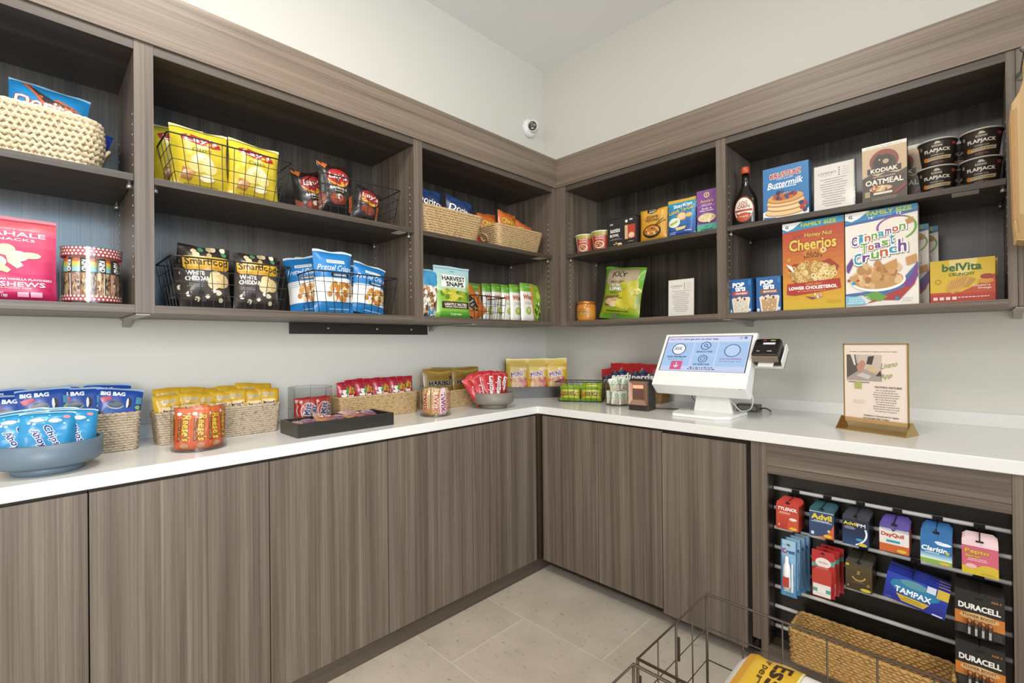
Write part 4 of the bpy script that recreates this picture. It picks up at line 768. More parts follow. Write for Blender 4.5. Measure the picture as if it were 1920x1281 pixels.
def menu_sign(label, w, h, loc, rz, group='menu cards in clear holders'):
    t = empty('menu_card', label, 'sign', loc, R(rz), group); t.rotation_euler = (R(-2), 0, R(rz))
    b = MB(); b.box(-w/2+.004, -.001, .004, w/2-.004, .001, h-.004, PK('e2ddd5', .6))
    lay(b, [t_('LIVANO', .33, .83, .46, .055, '57524b', b=0), lines_(.1, .765, .55, .79, 1, '8a857d', 3, .4)]+[e_(.64, .9-.05*k, .018, .013, '3a3733', 10) for k in range(4)]+[lines_(.70, .89-.05*k, .92, .91-.05*k, 1, '8a857d', 3+k, .4) for k in range(4)]+[lines_(.14, .68-.052*k, .86, .70-.052*k, 1, '77726a', 20+k, .45) for k in range(12)], w-.012, h-.012, lambda x, y, o: (x-w/2+.006, -.001-o, y+.006), base=.0003)
    b.build('printed_card', t)
    g = MB(); g.add([(-w/2, -.003, 0), (w/2, -.003, 0), (w/2, -.003, h), (-w/2, -.003, h)], [(0, 1, 2, 3)], FILM); g.box(-w/2, .0015, 0, w/2, .003, h, SMOKE); g.box(-w/2, -.003, 0, -w/2+.0015, .03, h, SMOKE); g.box(w/2-.0015, -.003, 0, w/2, .03, h, SMOKE); g.box(-w/2, -.003, h-.0015, w/2, .003, h, SMOKE); g.build('clear_holder', t)
menu_sign('white price menu card standing alone on the right wall bottom shelf', .145, .197, (1.155, -.27, ZS), 0)
# ---------------- right wall, second cabinet, upper shelf
t = empty('syrup_bottle', 'dark syrup bottle with orange cap and oval label on the upper shelf', 'bottle', (1.478, -.27, ZM))
def oval_lathe(mb, prof, mat, sx=1, sy=.62, n=40): return mb.lathe(prof, mat, n, Matrix.Diagonal((sx, sy, 1, 1)), True, True)
b = MB(); oval_lathe(b, [(.042, 0), (.05, .004), (.053, .02), (.054, .09), (.052, .12), (.044, .145), (.028, .172), (.0185, .19), (.016, .22), (.0155, .248)], PK('1c1412', .12)); b.build('glass_body', t)
MB().lathe([(.0165, .25), (.0185, .252), (.0185, .277), (.016, .281), (.0005, .2812)], PK('d2562a', .35), 32, None, True, False).build('cap', t)
def sy_fn(x, y, o): q = (x-.043); return (q, -(.62*math.sqrt(max(.0545**2-q*q, 0))+o+.0006), .018+y)
b = MB(); lay(b, [e_(.5, .5, .5, .5, 'a8362a', 32), e_(.5, .5, .46, .46, 'e9e0cf', 32), t_('LOG', .5, .76, .42, .13, 'a8362a', b=.03), t_('CABIN', .5, .61, .62, .13, 'a8362a', b=.03), r_(.06, .42, .94, .5, 'b8442c'), p_([(.1, .4), (.3, .3), (.6, .38), (.9, .32), (.8, .2), (.2, .2)], '6a5a4a'), e_(.5, .2, .34, .17, 'c9502e'), t_('Original', .5, .22, .46, .09, 'f0d9a4', sh=.2)], .086, .118, sy_fn, [.0086*i for i in range(1, 10)], base=.0003); b.build('oval_label', t)
pk = carton('pancake_mix_box', .18, .236, .05, '2f7fbe', [t_('KRUSTEAZ', .5, .84, .66, .09, 'c93a34', 'f0ead9', .05, rot=2, b=.05), t_('LIGHT & FLUFFY', .5, .76, .36, .025, 'd6e4ee'), t_('Buttermilk', .5, .67, .76, .12, 'f2f3f0', sh=.25, rot=3, b=.02), lines_(.16, .58, .84, .61, 1, 'e3edf3', 3, .6), e_(.5, .09, .62, .14, 'dfe3e2'),
 e_(.5, .14, .46, .09, 'd39a58'), e_(.5, .16, .45, .085, 'efcf95'), e_(.52, .22, .43, .08, 'c98a4a'), e_(.52, .245, .42, .08, 'f0d39c'), e_(.5, .30, .42, .075, 'c98a4a'), e_(.5, .325, .41, .075, 'eccb90'), e_(.5, .38, .40, .09, 'c07c3a'), e_(.5, .40, .39, .09, 'e2a75e'), e_(.47, .41, .26, .06, 'c9702c'), blobs_(.25, .38, .72, .52, ['3b3f66', 'a8352e', '4a4c7a', 'c24a3c', '2f3358'], 12, .055, 5), blobs_(.78, .1, 1, .26, ['3b3f66', 'c2382f'], 5, .06, 6), p_([(.02, .08), (.3, .05), (.3, .01), (.02, .01)], '2f6fb0'), r_(.3, 0, 1, .035, 'e9e6df')], side='27659c', top='2f7fbe')
onR(pk, 'pancake_mix_box', 'blue buttermilk pancake mix box with stacked pancakes on the upper shelf', 'food box', 1.654, -.28, ZM)
menu_sign('white price menu card between the blue pancake mix box and the oatmeal box', .148, .206, (1.829, -.285, ZM), 0)
oat = carton('oatmeal_box', .137, .224, .055, '4f463c', [r_(0, .44, 1, 1, 'cbb08a'), r_(0, .945, 1, 1, 'e9e2d6'), t_('PROTEIN-PACKED OATS', .5, .965, .8, .018, '5a5046'), e_(.5, .70, .36, .22, '8f3f2f', 28), ring_(.5, .70, .36, .22, .03, 'cbb08a'), e_(.5, .66, .27, .15, '40362c'), p_([(.28, .66), (.3, .78), (.38, .83), (.46, .80), (.56, .82), (.64, .78), (.7, .68), (.62, .62), (.6, .55), (.4, .55)], '2f2822'), e_(.54, .69, .07, .04, 'b9a488'), e_(.4, .73, .02, .012, 'd9c9ad'), p_([(0, .44), (.2, .5), (.35, .45), (.55, .5), (.8, .46), (1, .52), (1, .4), (0, .4)], '4f463c'),
 r_(.12, .50, .88, .60, '40362c'), t_('KODIAK', .5, .55, .6, .07, 'e9e0d0', b=.04), t_('PROTEIN-PACKED', .5, .435, .5, .02, 'd9cdb8'), t_('OATMEAL', .5, .35, .84, .09, 'ece4d6', b=.035), e_(.42, .23, .26, .05, 'd9b98a'), blobs_(.2, .19, .64, .28, ['e8cfa2', 'b5632c', 'c99a5c'], 14, .04, 7), p_([(.7, .14), (.95, .26), (1, .22), (.76, .1)], '8f3f2f'), r_(.26, .13, .68, .17, 'dfd4bf'), r_(.06, .1, .18, .2, 'a89878'), lines_(.1, .03, .9, .08, 2, 'b9a98c', 4)], side='2f2a25', top='e9e2d6')
onR(oat, 'oatmeal_box', 'front brown oatmeal box with round bear emblem on the upper shelf', 'food box', 1.999, -.285, ZM, 0, 0, 0, 'brown oatmeal boxes')
onR(oat, 'oatmeal_box', 'brown oatmeal box showing behind the right edge of the front one', 'food box', 2.035, -.18, ZM, 0, 0, 0, 'brown oatmeal boxes')
fj = tubcup('pancake_cup', .043, .0535, .0935, PK('2e2723', .4), None, [r_(0, 0, 1, .97, '332b26'), t_('KODIAK', .5, .80, .2, .08, 'e0d6c6', b=.02), p_([(.44, .88), (.47, .98), (.53, .97), (.57, .88)], 'cfc3b0'), t_('FLAPJACK', .5, .60, .52, .17, 'ece4d6', b=.04), t_('POWER CUP', .5, .43, .26, .05, 'cfc3b0'), p_([(.24, .34), (.80, .38), (.78, .24), (.26, .20)], 'cbb890'), e_(.25, .29, .05, .09, 'd98a2c'), t_('BUTTERMILK & MAPLE', .52, .295, .4, .05, '4a3a2a'), t_('10g PROTEIN', .5, .1, .26, .07, 'c2705a', b=.02), r_(.78, .78, .88, .9, 'b5483c'), r_(.14, .72, .2, .86, '8a8074')], 165)
def cup_thing(label, x, y, z, rz=0):
    o = empty('pancake_cup', label, 'cup', (x, y, z), 0, 'brown pancake cups', (0, 0, R(rz)))
    q_ = bpy.data.objects.new('cup', fj); COL.objects.link(q_); q_.parent = o
    l = bpy.data.objects.new('lid_rim', LID); COL.objects.link(l); l.parent = o
LID = MB().lathe([(.0545, .0935), (.0575, .0945), (.0578, .0975), (.055, .099), (.053, .0965), (.0005, .0962)], PK('d5d0c8', .4), 40, None, True, False).mesh('lid_rim')
CH = .0995
for i, (x, y, rz, s) in enumerate(((2.149, -.255, 2, 'front left stack'), (2.266, -.255, 0, 'front right stack'), (2.205, -.14, 30, 'rear stack'))):
    cup_thing('lower brown pancake cup of the '+s+' on the upper shelf', x, y, ZM, rz); cup_thing('upper brown pancake cup of the '+s+' on the upper shelf', x+.002, y, ZM+CH, rz)
# ---------------- lower shelf
def tart(c1, nm, c2): return carton('toaster_pastry_box', .102, .158, .085, '2069b0', [t_('POP', .42, .83, .5, .13, 'f0f3f4', '173f74', .04, b=.07), t_('tarts', .5, .71, .44, .12, 'f0f3f4', '173f74', .04, b=.06), r_(.14, .52, .86, .63, c1), t_(nm, .55, .575, .52, .05, 'f2ece4', b=.03), p_([(.2, .0), (.12, .42), (.22, .46), (.88, .46), (.94, .42), (.84, 0)], 'e8dcc8'), p_([(.26, .02), (.2, .38), (.84, .38), (.78, .02)], c2), blobs_(.2, .38, .86, .47, ['8a2c3a', 'e9d7c0'], 10, .06, 3), blobs_(.26, .04, .8, .36, [c2, 'c9b090', 'efe4d2'], 40, .025, 5, False), r_(.86, .8, .96, .95, '3f86c6'), e_(.08, .06, .06, .05, 'c9dcec'), e_(.9, .08, .07, .05, 'c9dcec')], side='1d5c9e', top='2069b0', sops=[lines_(.1, .1, .9, .9, 16, '9fc0de', 3)])
onR(tart('c9503f', 'STRAWBERRY', 'd9cfc0'), 'toaster_pastry_box', 'small blue toaster pastry box at the left end, red flavor band', 'food box', 1.464, -.265, ZS, 0, 0, -3, 'small blue toaster pastry boxes')
onR(tart('a8602c', 'BROWN SUGAR', 'c99f70'), 'toaster_pastry_box', 'small blue toaster pastry box beside the orange cereal box, brown flavor band', 'food box', 1.583, -.265, ZS, 0, 0, 0, 'small blue toaster pastry boxes')
BLK = '2b2b2d'
ce = carton('cereal_box', .224, .378, .06, 'd2602a', [g_(0, .3, 1, .93, 'e39a20', 'bf3f24', 10), g_(0, 0, 1, .3, 'e3c21c', 'e39a20', 6), p_([(0, .895), (.0, 1), (1, 1), (1, .93), (.25, .905)], '2596c0'), p_([(0, 1), (.34, 1), (.18, .93), (.09, .91), (0, .94)], 'ece9e4'), t_('G', .08, .955, .05, .03, '2b4a8a', b=.05), t_('FAMILY SIZE', .60, .958, .56, .04, 'c9dc3c', b=.05),
 lines_(.14, .82, .4, .86, 2, 'a8341c', 3, .5), t_('Honey Nut', .6, .83, .44, .06, 'eec94a', '8f3418', .03, b=.02), t_('Cheerios', .5, .735, .76, .12, 'f0cf4c', '8f3418', .035, b=.035), p_([(.34, .64), (.42, .675), (.62, .675), (.7, .63), (.62, .56), (.42, .56)], 'd98a24'), t_('MADE WITH', .52, .655, .2, .013, '8f3418'), t_('REAL', .52, .625, .22, .03, '7a3014', b=.04), t_('HONEY', .52, .59, .3, .03, '7a3014', b=.04), ring_(.68, .65, .05, .032, .03, 'e8cf8a', n=14),
 p_([(.1, .47), (.2, .53), (.5, .50), (.78, .55), (.92, .46), (.86, .36), (.66, .24), (.5, .22), (.34, .24), (.16, .34)], 'a83a22'), e_(.5, .40, .36, .13, 'b98a44', 30), blobs_(.13, .28, .87, .53, ['e8cc84', 'ddbc6c', 'f0dca0', 'd3ae5a'], 75, .036, 4, True, True), p_([(.06, .53), (.16, .50), (.2, .42), (.14, .46)], 'f3efe6'), ring_(.11, .575, .03, .02, .017, 'e8b93a', n=12), ring_(.1, .43, .025, .018, .015, 'e8b93a', n=12),
 p_([(.07, .18), (.08, .30), (.93, .325), (.95, .22), (.6, .19), (.2, .165)], 'bb3026'), t_('CAN HELP', .52, .285, .26, .02, 'e8a04a', b=.03), t_('LOWER CHOLESTEROL', .5, .245, .78, .034, 'f6f1ea', b=.05), lines_(.25, .2, .72, .215, 1, 'e8a07a', 2, .6), p_([(.38, .15), (.5, .11), (.66, .16), (.55, .13)], '8a3a5a'), blobs_(.42, .13, .66, .17, ['e8cc84', 'e6e0d6', 'b98ac0'], 9, .02, 4), lines_(.72, .06, .96, .1, 3, 'c9a21a', 5)], side='d9a41e', top='2596c0', sops=[lines_(.1, .3, .9, .9, 22, 'a8741a', 4)])
onR(ce, 'cereal_box', 'large orange and yellow honey oat ring cereal box', 'cereal box', 1.757, -.29, ZS)
c5 = ['6f3f8f', '2fa3c4', 'd9552f', '6fb03c']
def multi(s, cx, cy, W, H, cols, o='f4f1ea'):
    n = len(s); out = []; under = []; dark = []
    for k, chh in enumerate(s):
        x = cx-W/2+W*(k+.5)/n; y = cy+(x-cx)*.16
        sm = chh in 'acemnorsu'; yy = y-(H*.14 if sm else 0); ww = W/n*(.86 if chh not in 'it' else .5); hh = H*(.55*.9 if sm else .95)
        dark.append(t_(chh, x+.004, yy-.004, ww*1.0, hh, '5a4a6a', b=.15)); under.append(t_(chh, x, yy, ww, hh, o, b=.13)); out.append(t_(chh, x, yy, ww*.92, hh*.95, cols[k % len(cols)], b=.035))
    return [('grp', dark), ('grp', under), ('grp', out)]
ct_ops = [p_([(0, .885), (0, 1), (1, 1), (1, .945), (.5, .915)], '2a90c2'), p_([(0, .885), (.5, .915), (1, .945), (1, .92), (.4, .88), (0, .865)], '3f63a8'), p_([(0, 1), (.36, 1), (.2, .93), (.1, .905), (0, .93)], 'ece9e4'), t_('G', .08, .955, .05, .03, '2b4a8a', b=.05), t_('FAMILY SIZE', .62, .965, .6, .04, 'c9dc3c', b=.05), t_("16'", .38, .92, .07, .026, 'f2f5f6'), t_('12', .76, .928, .06, .026, 'f2f5f6'), lines_(.45, .92, .7, .935, 1, 'c9dff0', 3),
 ring_(.72, .80, .27, .105, .03, '8a4a9a', 60, 200), ring_(.72, .78, .27, .13, .03, '6fb03c', -60, 60), p_([(.84, .85), (.94, .87), (.95, .82), (.86, .80)], 'c98a4a')]
ct_ops += multi('Cinnamon', .47, .745, .76, .1, c5[:1]+['2fa3c4', 'd9552f', '6fb03c', '2fa3c4', '6f3f8f', 'd9552f', '6fb03c'])+multi('Toast', .47, .64, .48, .105, ['6fb03c', 'd9552f', '6f3f8f', '6fb03c', '2fa3c4'])+multi('Crunch', .49, .55, .74, .125, ['2fa3c4', '6f3f8f', '6fb03c', 'd9552f', '2fa3c4', '6f3f8f'])
ct_ops += [p_([(.0, .1), (.35, .13), (.5, .07), (.8, .12), (1, .34), (1, .42), (.8, .26), (.4, .16), (0, .14)], '4a6fae'), p_([(.3, .03), (.5, .06), (.75, .05), (.95, .2), (1, .3), (.8, .17), (.5, .1)], 'b53a34'), p_([(.25, .12), (.45, .15), (.6, .09), (.5, .05), (.35, .07)], '6fa83c'), p_([(.78, .2), (.92, .3), (.98, .42), (1, .28), (.9, .18)], '7a3f92'), e_(.46, .26, .38, .11, 'f1ece2', 28), e_(.46, .27, .35, .095, 'c9985a', 28), blobs_(.16, .2, .8, .44, ['d3a061', 'c28a48', 'dcb27a', 'b5793c', 'e3c08c'], 36, .06, 14), p_([(.55, .42), (.72, .47), (.74, .38), (.58, .36)], 'cf9a58'), p_([(.84, .47), (.98, .5), (.99, .42), (.86, .39)], 'cf9a58'), p_([(.06, .32), (.18, .35), (.2, .28), (.08, .27)], 'd0a05f'),
 p_([(.02, .44), (.1, .52), (.12, .46), (.05, .36), (.02, .38)], '6f3f8f'), p_([(.22, .38), (.3, .39), (.3, .34), (.22, .33)], 'b98a5a'), lines_(.02, .03, .36, .11, 4, 'e8f3f8', 5), p_([(.0, .02), (.3, .02), (.24, .1), (.0, .12)], '7fc4dc'), lines_(.03, .03, .28, .1, 3, 'f2f8fa', 9), lines_(.76, .03, .97, .08, 2, 'a9b5c4', 7), blobs_(.05, .25, .2, .32, ['c23a30'], 3, .02, 2), e_(.12, .25, .03, .018, '2fa3c4'), e_(.72, .07, .03, .018, '2f8fb4')]
cc = carton('cereal_box', .224, .378, .06, 'e4ddd2', ct_ops, side='e0d8cc', top='2a90c2')
onR(cc, 'cereal_box', 'large white cinnamon square cereal box with rainbow lettering, frontmost', 'cereal box', 1.985, -.29, ZS, 0, 0, 0, 'white cinnamon cereal boxes')
for k, (x, y) in enumerate(((2.028, -.215), (2.052, -.14))):
    o = onR(cc, 'cereal_box', ('second' if k == 0 else 'rearmost')+' white cinnamon cereal box, smaller, behind the front one', 'cereal box', x, y, ZS, 0, 0, 0, 'white cinnamon cereal boxes'); o.scale = (.84, .8, .82)
bv = carton('biscuit_box', .168, .153, .042, 'e3bd16', [p_([(.3, 1), (.32, .8), (.5, .6), (.7, .75), (.75, 1)], 'efd77a'), r_(0, 0, 1, .24, 'c2381f'), p_([(0, .24), (.5, .24), (.75, .4), (1, .62), (1, .2), (0, .2)], 'c9502a'), t_('belVita', .5, .82, .6, .17, '2f6a34', b=.04), t_('CRUNCHY', .5, .65, .4, .07, '2f6a34', b=.03),
 p_([(.24, .3), (.3, .5), (.5, .62), (.66, .56), (.56, .36), (.36, .2)], 'd9a64a'), ] + [p_([(.27+.045*k, .27+.02*k), (.35+.045*k, .5+.018*k), (.36+.045*k, .5+.018*k), (.28+.045*k, .27+.02*k)], 'b57f2c') for k in range(6)] + [p_([(.52, .35), (.64, .56), (.72, .52), (.6, .34)], 'c98f3a'), e_(.86, .46, .12, .06, 'e09a2c'), e_(.88, .56, .1, .06, 'a8342c'), t_('Cranberry', .8, .36, .26, .05, 'f3ece0'), t_('Orange', .84, .30, .2, .05, 'f3ece0'), ring_(.13, .5, .05, .055, .012, 'b58a1a')]+[r_(.05+.1*k, .06, .12+.1*k, .13, 'e6cfc4') for k in range(4)]+[lines_(.4, .08, .95, .14, 1, 'eccfc4', 5)], side='d9a81a', top='e3bd16')
onR(bv, 'biscuit_box', 'front yellow and red biscuit box on the right wall bottom shelf', 'food box', 2.213, -.29, ZS, 0, 0, 0, 'yellow biscuit boxes')
onR(bv, 'biscuit_box', 'yellow and red biscuit box tucked behind the front one', 'food box', 2.22, -.235, ZS, 0, 0, 0, 'yellow biscuit boxes')
# ---------------- kraft bags on a hook at the far right
t = empty('wall_hook', 'round brushed metal hook on the wood panel holding the paper bags', 'hook', (2.362, -YR-.0005, 2.12))
MB().lathe([(.014, 0), (.014, .004), (.005, .006), (.005, .20), (.011, .204), (.013, .21), (.009, .218), (.0005, .22)], STEEL, 24, Matrix.Rotation(HL, 4, 'X'), True, False).build('peg', t)
KR = [PK('cda873', .7), PK('bd955c', .7)]
def kraft(i):
    b = MB(); w2, h = .082, .57
    # folded flat paper bag: shaped neck at the peg, side gusset, creased bottom flap
    out = [(-.012, .0), (.012, .0), (.02, -.07), (.05, -.14), (w2, -.17), (w2, -h+.06), (w2-.02, -h), (-w2+.012, -h), (-w2, -h+.05), (-w2, -.17), (-.05, -.13), (-.02, -.07)]
    b.prism(out, lambda u, v, q_: (u, q_+.006*math.sin(v*16), v), -.002, .002, KR[0])
    b.prism([(-w2-.001, -.19), (-w2+.012, -.18), (-w2+.012, -h+.02), (-w2-.001, -h+.06)], lambda u, v, q_: (u, q_+.006*math.sin(v*16), v), -.006, .003, KR[1])
    b.prism([(-w2+.005, -h+.005), (w2-.01, -h+.005), (w2-.01, -h+.075), (-w2+.005, -h+.075)], lambda u, v, q_: (u, q_+.006*math.sin(v*16), v), -.0035, -.002, KR[1])
    if i == 4:
        for k in range(9): b.box(-.03+.018*(k % 3), -.0085, -.24-k*.03, -.027+.018*(k % 3), -.0075, -.250-k*.03, PK('8a6230', .7), Matrix.Identity(4))
    return b.mesh('kraft_bag')
kb_ = kraft(0); kb5 = kraft(4)
for i in range(5):
    put(kb5 if i == 4 else kb_, 'kraft_bag', 'brown kraft paper bag, %s from the wood panel, hanging on the peg at right' % ORD[i], 'paper bag', (2.367, -YR-.085-.025*i, 2.118), (0, 0, R(62)), 'kraft paper bags on the peg')

# ================================================================== COUNTER, left run
BL = PK('5f7180', .45); GR = PK('7d766a', .45)
bowl('large grey-blue footed bowl of small blue cookie bags at the left edge', (.386, -2.604, CT), .117, .086, BL, .078)
ca = pouch('cookie_bag', .115, .165, .035, '1b8fc4', [g_(0, 0, 1, 1, '1a86bd', '2299cf', 4), t_('Chips', .56, .50, .44, .17, '28307a', 'e8eef3', .09, rot=-68, b=.04), t_('Ahoy!', .34, .44, .42, .17, '28307a', 'e8eef3', .09, rot=-68, b=.04), p_([(.1, .2), (.5, .22), (.54, .16), (.14, .12)], 'd9572c'), e_(.3, .82, .13, .04, 'd6cdbf'), e_(.62, .80, .12, .04, 'dcd4c6'), e_(.82, .88, .07, .035, 'd98a9a'), blobs_(.1, .7, .9, .95, ['6cc0e6', 'bfe3f3'], 8, .03, 3)], 'flat', seed=141, crumple=.004, seal='bcdcec')
for i, (x, y, r, tl, yw) in enumerate(((.42, -2.562, 6, -14, 6), (.445, -2.61, 3, -18, 0), (.425, -2.652, -4, -16, -6), (.365, -2.60, 2, -10, 0), (.36, -2.65, -6, -10, -6))):
    onL(ca, 'cookie_bag', ['right front', 'middle front', 'left front', 'rear middle', 'rear left'][i]+' bright blue mini cookie bag standing in the grey-blue bowl', 'cookie bag', x-.02, y, CT+.031, tl-4, r, yw, 'bright blue mini cookie bags').scale = (1, 1, .84)
basket('greyed seagrass basket behind the grey-blue bowl, full of royal blue cookie bags', .46, .15, .125, (.155, -2.605, CT), HL, G_GREY, rows=15, taper=.04, rc=.012, step=.0072)
orr = pouch('cookie_bag', .125, .19, .035, '1e50ae', [g_(0, 0, 1, .7, '2a86c6', '1e50ae', 5), t_('BIG BAG', .34, .90, .5, .06, 'e4e8f0', b=.06), p_([(.08, .82), (.3, .86), (.34, .8), (.14, .74)], 'c93a5c'), e_(.42, .70, .17, .06, 'c9cfd6'), e_(.42, .715, .17, .06, '2c2a30'), e_(.70, .75, .06, .085, '2c2a30'), e_(.665, .75, .03, .085, 'dfe4ea'), r_(.84, .74, .97, .86, '5aa9c4'), e_(.9, .68, .055, .035, '9ac06a'), e_(.12, .55, .1, .05, '2c2a30')], 'flat', seed=151, crumple=.003, seal='a9c4e6')
og = 'royal blue cookie bags in the greyed basket'
for i, (x, y, r, z) in enumerate(((.19, -2.452, 9, .004), (.14, -2.465, 4, .018), (.185, -2.535, 2, .012), (.13, -2.58, -2, .016), (.19, -2.605, -2, .016), (.18, -2.685, 2, .0), (.13, -2.70, -3, .016), (.19, -2.77, -2, .0))):
    onL(orr, 'cookie_bag', '%s royal blue cookie bag from the right in the greyed basket behind the bowl' % ORD[i], 'cookie bag', x, y, CT+.012+z, -7, r, 0, og)
basket('long greyed seagrass basket of yellow candy bags', .415, .125, .112, (.165, -2.13, CT), HL, G_GREY, rows=14, taper=.05, rc=.012, step=.0072)
yb = pouch('candy_bag', .088, .155, .028, 'd3a30e', [g_(0, 0, 1, 1, 'cf9c0c', 'dcae16', 3), t_('KING SIZE', .5, .84, .46, .06, '6a6a62', 'd3cfc0', .08, b=.02), r_(.24, .46, .8, .72, 'e8cfa0'), p_([(.28, .52), (.34, .56), (.7, .56), (.76, .51), (.76, .68), (.7, .64), (.34, .64), (.28, .68)], '3a241d'), r_(.36, .59, .68, .61, 'b9a79c'), t_('mini', .88, .58, .16, .06, '6a4a12', rot=90), blobs_(.05, .3, .95, .42, ['8a2a1a', 'b5641c'], 8, .06, 4)], 'flat', seed=161, crumple=.004)
yg2 = 'yellow candy bags in the long basket'
for i in range(7): onL(yb, 'candy_bag', '%s yellow candy bag from the left in the front row of the long basket' % ORD[i], 'candy bag', .193, -2.283+i*.0525, CT+.018+.004*math.sin(i*2.1), -6, (-5, 2, -2, 1, -3, 2, 3)[i], 0, yg2)
for i in range(6): onL(yb, 'candy_bag', '%s yellow candy bag from the left in the back row of the long basket' % ORD[i], 'candy bag', .15, -2.28+i*.062, CT+.034+.006*math.sin(i*1.7+1), -7, (-3, 3, -4, 2, 4, -2)[i], 0, yg2)
clear_jar('clear round jar of orange peanut butter cup packs', .08, .146, (.365, -2.238, CT+.0003))
rs = pouch('candy_pack', .058, .135, .02, 'd9581c', [g_(0, 0, 1, 1, 'd2501a', 'e06a26', 4), t_("Reese's", .62, .52, .62, .42, 'efc02c', '3a1d12', .07, rot=-90, b=.04, sh=.15), r_(.2, .2, .34, .75, '6a3218'), t_('PEANUT BUTTER', .27, .48, .5, .08, 'e0a03c', rot=-90), e_(.25, .86, .12, .04, 'cfd3dc'), e_(.55, .1, .22, .06, 'b98a5c')], 'flat', seed=171, crumple=.003)
for i, (dx, dy, yw) in enumerate(((.045, .03, 20), (.052, -.012, -8), (.035, -.05, -30), (.015, .055, 50), (-.01, .0, 0), (.0, -.055, -70))):
    onL(rs, 'candy_pack', 'orange peanut butter cup pack standing in the clear round jar, '+['right front', 'centre front', 'left front', 'right side', 'middle rear', 'left side'][i], 'candy pack', .365+dx, -2.238+dy, CT+.008, 0, (-3, 2, 3, 0, 2, 0)[i], yw, 'orange peanut butter cup packs')
tray('long dark tray of mixed chocolate bars at the front of the counter', .405, .172, .052, (.372, -1.7465, CT), HL)
nbm = []
for k, (c1, c2, c3) in enumerate((('8a5a52', 'c9b3b0', 'b03038'), ('7a4a5c', 'cdb9c4', '4a3a9a'), ('b07a4a', 'dcc09a', 'a8342c'))):
    nbm.append(pouch('chocolate_bar', .042, .125, .018, c1, [g_(0, 0, 1, 1, c1, c2, 5), r_(.3, .12, .75, .88, c3), r_(.36, .2, .69, .8, 'e6dfe0'), t_('100 Grand' if k == 0 else 'KRACKEL' if k == 1 else 'Whatcha', .52, .5, .5, .24, c3, rot=90, b=.03)], 'flat', seed=181+k, crumple=.002, NU=6, NV=8, rough=.22))
rd = random.Random(5); n = 0
for lay_ in range(2):
    for i in range(8 if lay_ == 0 else 7):
        y = -1.905+i*.043+lay_*.018; zz = CT+.032+lay_*.017
        put(nbm[(i+lay_) % 3], 'chocolate_bar', '%s wrapped chocolate bar from the left in the %s layer of the dark tray' % (ORD[i], 'bottom' if lay_ == 0 else 'top'), 'chocolate bar', (.372+.058, y, zz), (R(-90+rd.uniform(-6, 6)), R(rd.uniform(-3, 3)), R(90+rd.uniform(-22, 22) if lay_ else 90)), 'wrapped chocolate bars in the dark tray')
# octagonal box
t = empty('clear_bin', 'tall clear eight-sided bin of red chocolate packs behind the dark tray', 'bin', (.19, -1.79, CT+.0003), 0)
O8 = [(.088*math.cos(R(22.5+45*k)), .088*math.sin(R(22.5+45*k))) for k in range(8)]
b = MB(); b.add([(x, y, .004) for x, y in O8]+[(x, y, .165) for x, y in O8], [(k, (k+1) % 8, 8+(k+1) % 8, 8+k) for k in range(8)], clear('clear_bin_acrylic', (.86, .88, .88, 1))); b.build('wall', t)
b = MB(); b.tube([(x, y, .165) for x, y in O8], .0016, SMOKE, 4, True); b.prism(O8, lambda u, v, q_: (u, v, q_), 0, .004, SMOKE)
for x, y in O8: b.tube([(x, y, .004), (x, y, .165)], .0012, SMOKE, 4)
b.build('edges', t)
kk = pouch('candy_pack', .075, .115, .024, 'bf2a20', [e_(.52, .52, .44, .3, 'd0342a', 24), ring_(.52, .52, .44, .32, .03, 'eadfd8'), t_('Kit', .45, .6, .4, .3, '3b4a7a', 'ece8e6', .09, rot=78, b=.06), t_('Kat', .75, .5, .4, .28, '3b4a7a', 'ece8e6', .09, rot=78, b=.06), r_(.06, .82, .2, .92, 'e0b8b0')], 'flat', seed=191, crumple=.003)
for i, (dx, dy, yw) in enumerate(((.045, -.028, -8), (.04, .04, 12), (.0, -.03, 0), (-.005, .045, 5))):
    onL(kk, 'candy_pack', ['left front', 'right front', 'left rear', 'right rear'][i]+' red chocolate wafer pack in the clear eight-sided bin', 'candy pack', .19+dx, -1.79+dy, CT+.006, -5, 0, yw, 'red wafer packs in the clear bin')
basket('tan seagrass basket of red rainbow candy bags', .42, .13, .105, (.15, -1.46, CT), HL, G_TAN, rows=13, taper=.03, rc=.012, amp=.0024, step=.0072)
sb = pouch('candy_bag', .095, .15, .026, 'b5152c', [g_(0, 0, 1, 1, 'a8122a', 'c21a34', 3), t_('S', .3, .64, .24, .2, 'f0ece4', '6a0d1c', .04, b=.08, rot=-12), t_('k', .5, .72, .14, .2, '4aa04a', b=.08, rot=-12), t_('i', .62, .74, .06, .2, 'e0b42c', b=.08, rot=-12), t_('t', .72, .72, .08, .18, 'e0702c', b=.08, rot=-12), t_('t', .8, .7, .08, .18, 'c9d44a', b=.08), t_('les', .62, .54, .3, .12, 'f0ece4', b=.04), e_(.12, .72, .07, .05, 'd98a9a'), blobs_(.3, .84, .9, .95, ['7a2a6a', 'd0402a'], 6, .05, 2), blobs_(.1, .2, .9, .45, ['e0b42c', '4aa04a', '6a3a8a', 'e0702c', 'c2182c'], 16, .06, 2)], 'flat', seed=201, crumple=.003)
for i in range(8): onL(sb, 'candy_bag', '%s red rainbow candy bag from the left in the tan basket' % ORD[i], 'candy bag', .17-.004*(i % 2)*3, -1.605+i*.044, CT+.025+(.008 if i % 2 else 0), -6, -3+i*.8, (8, 4, 6, 0, 4, 6, 2, 0)[i], 'red rainbow candy bags')
clear_jar('clear round jar of gold wrapped caramel bars', .0745, .142, (.372, -1.262, CT+.0003))
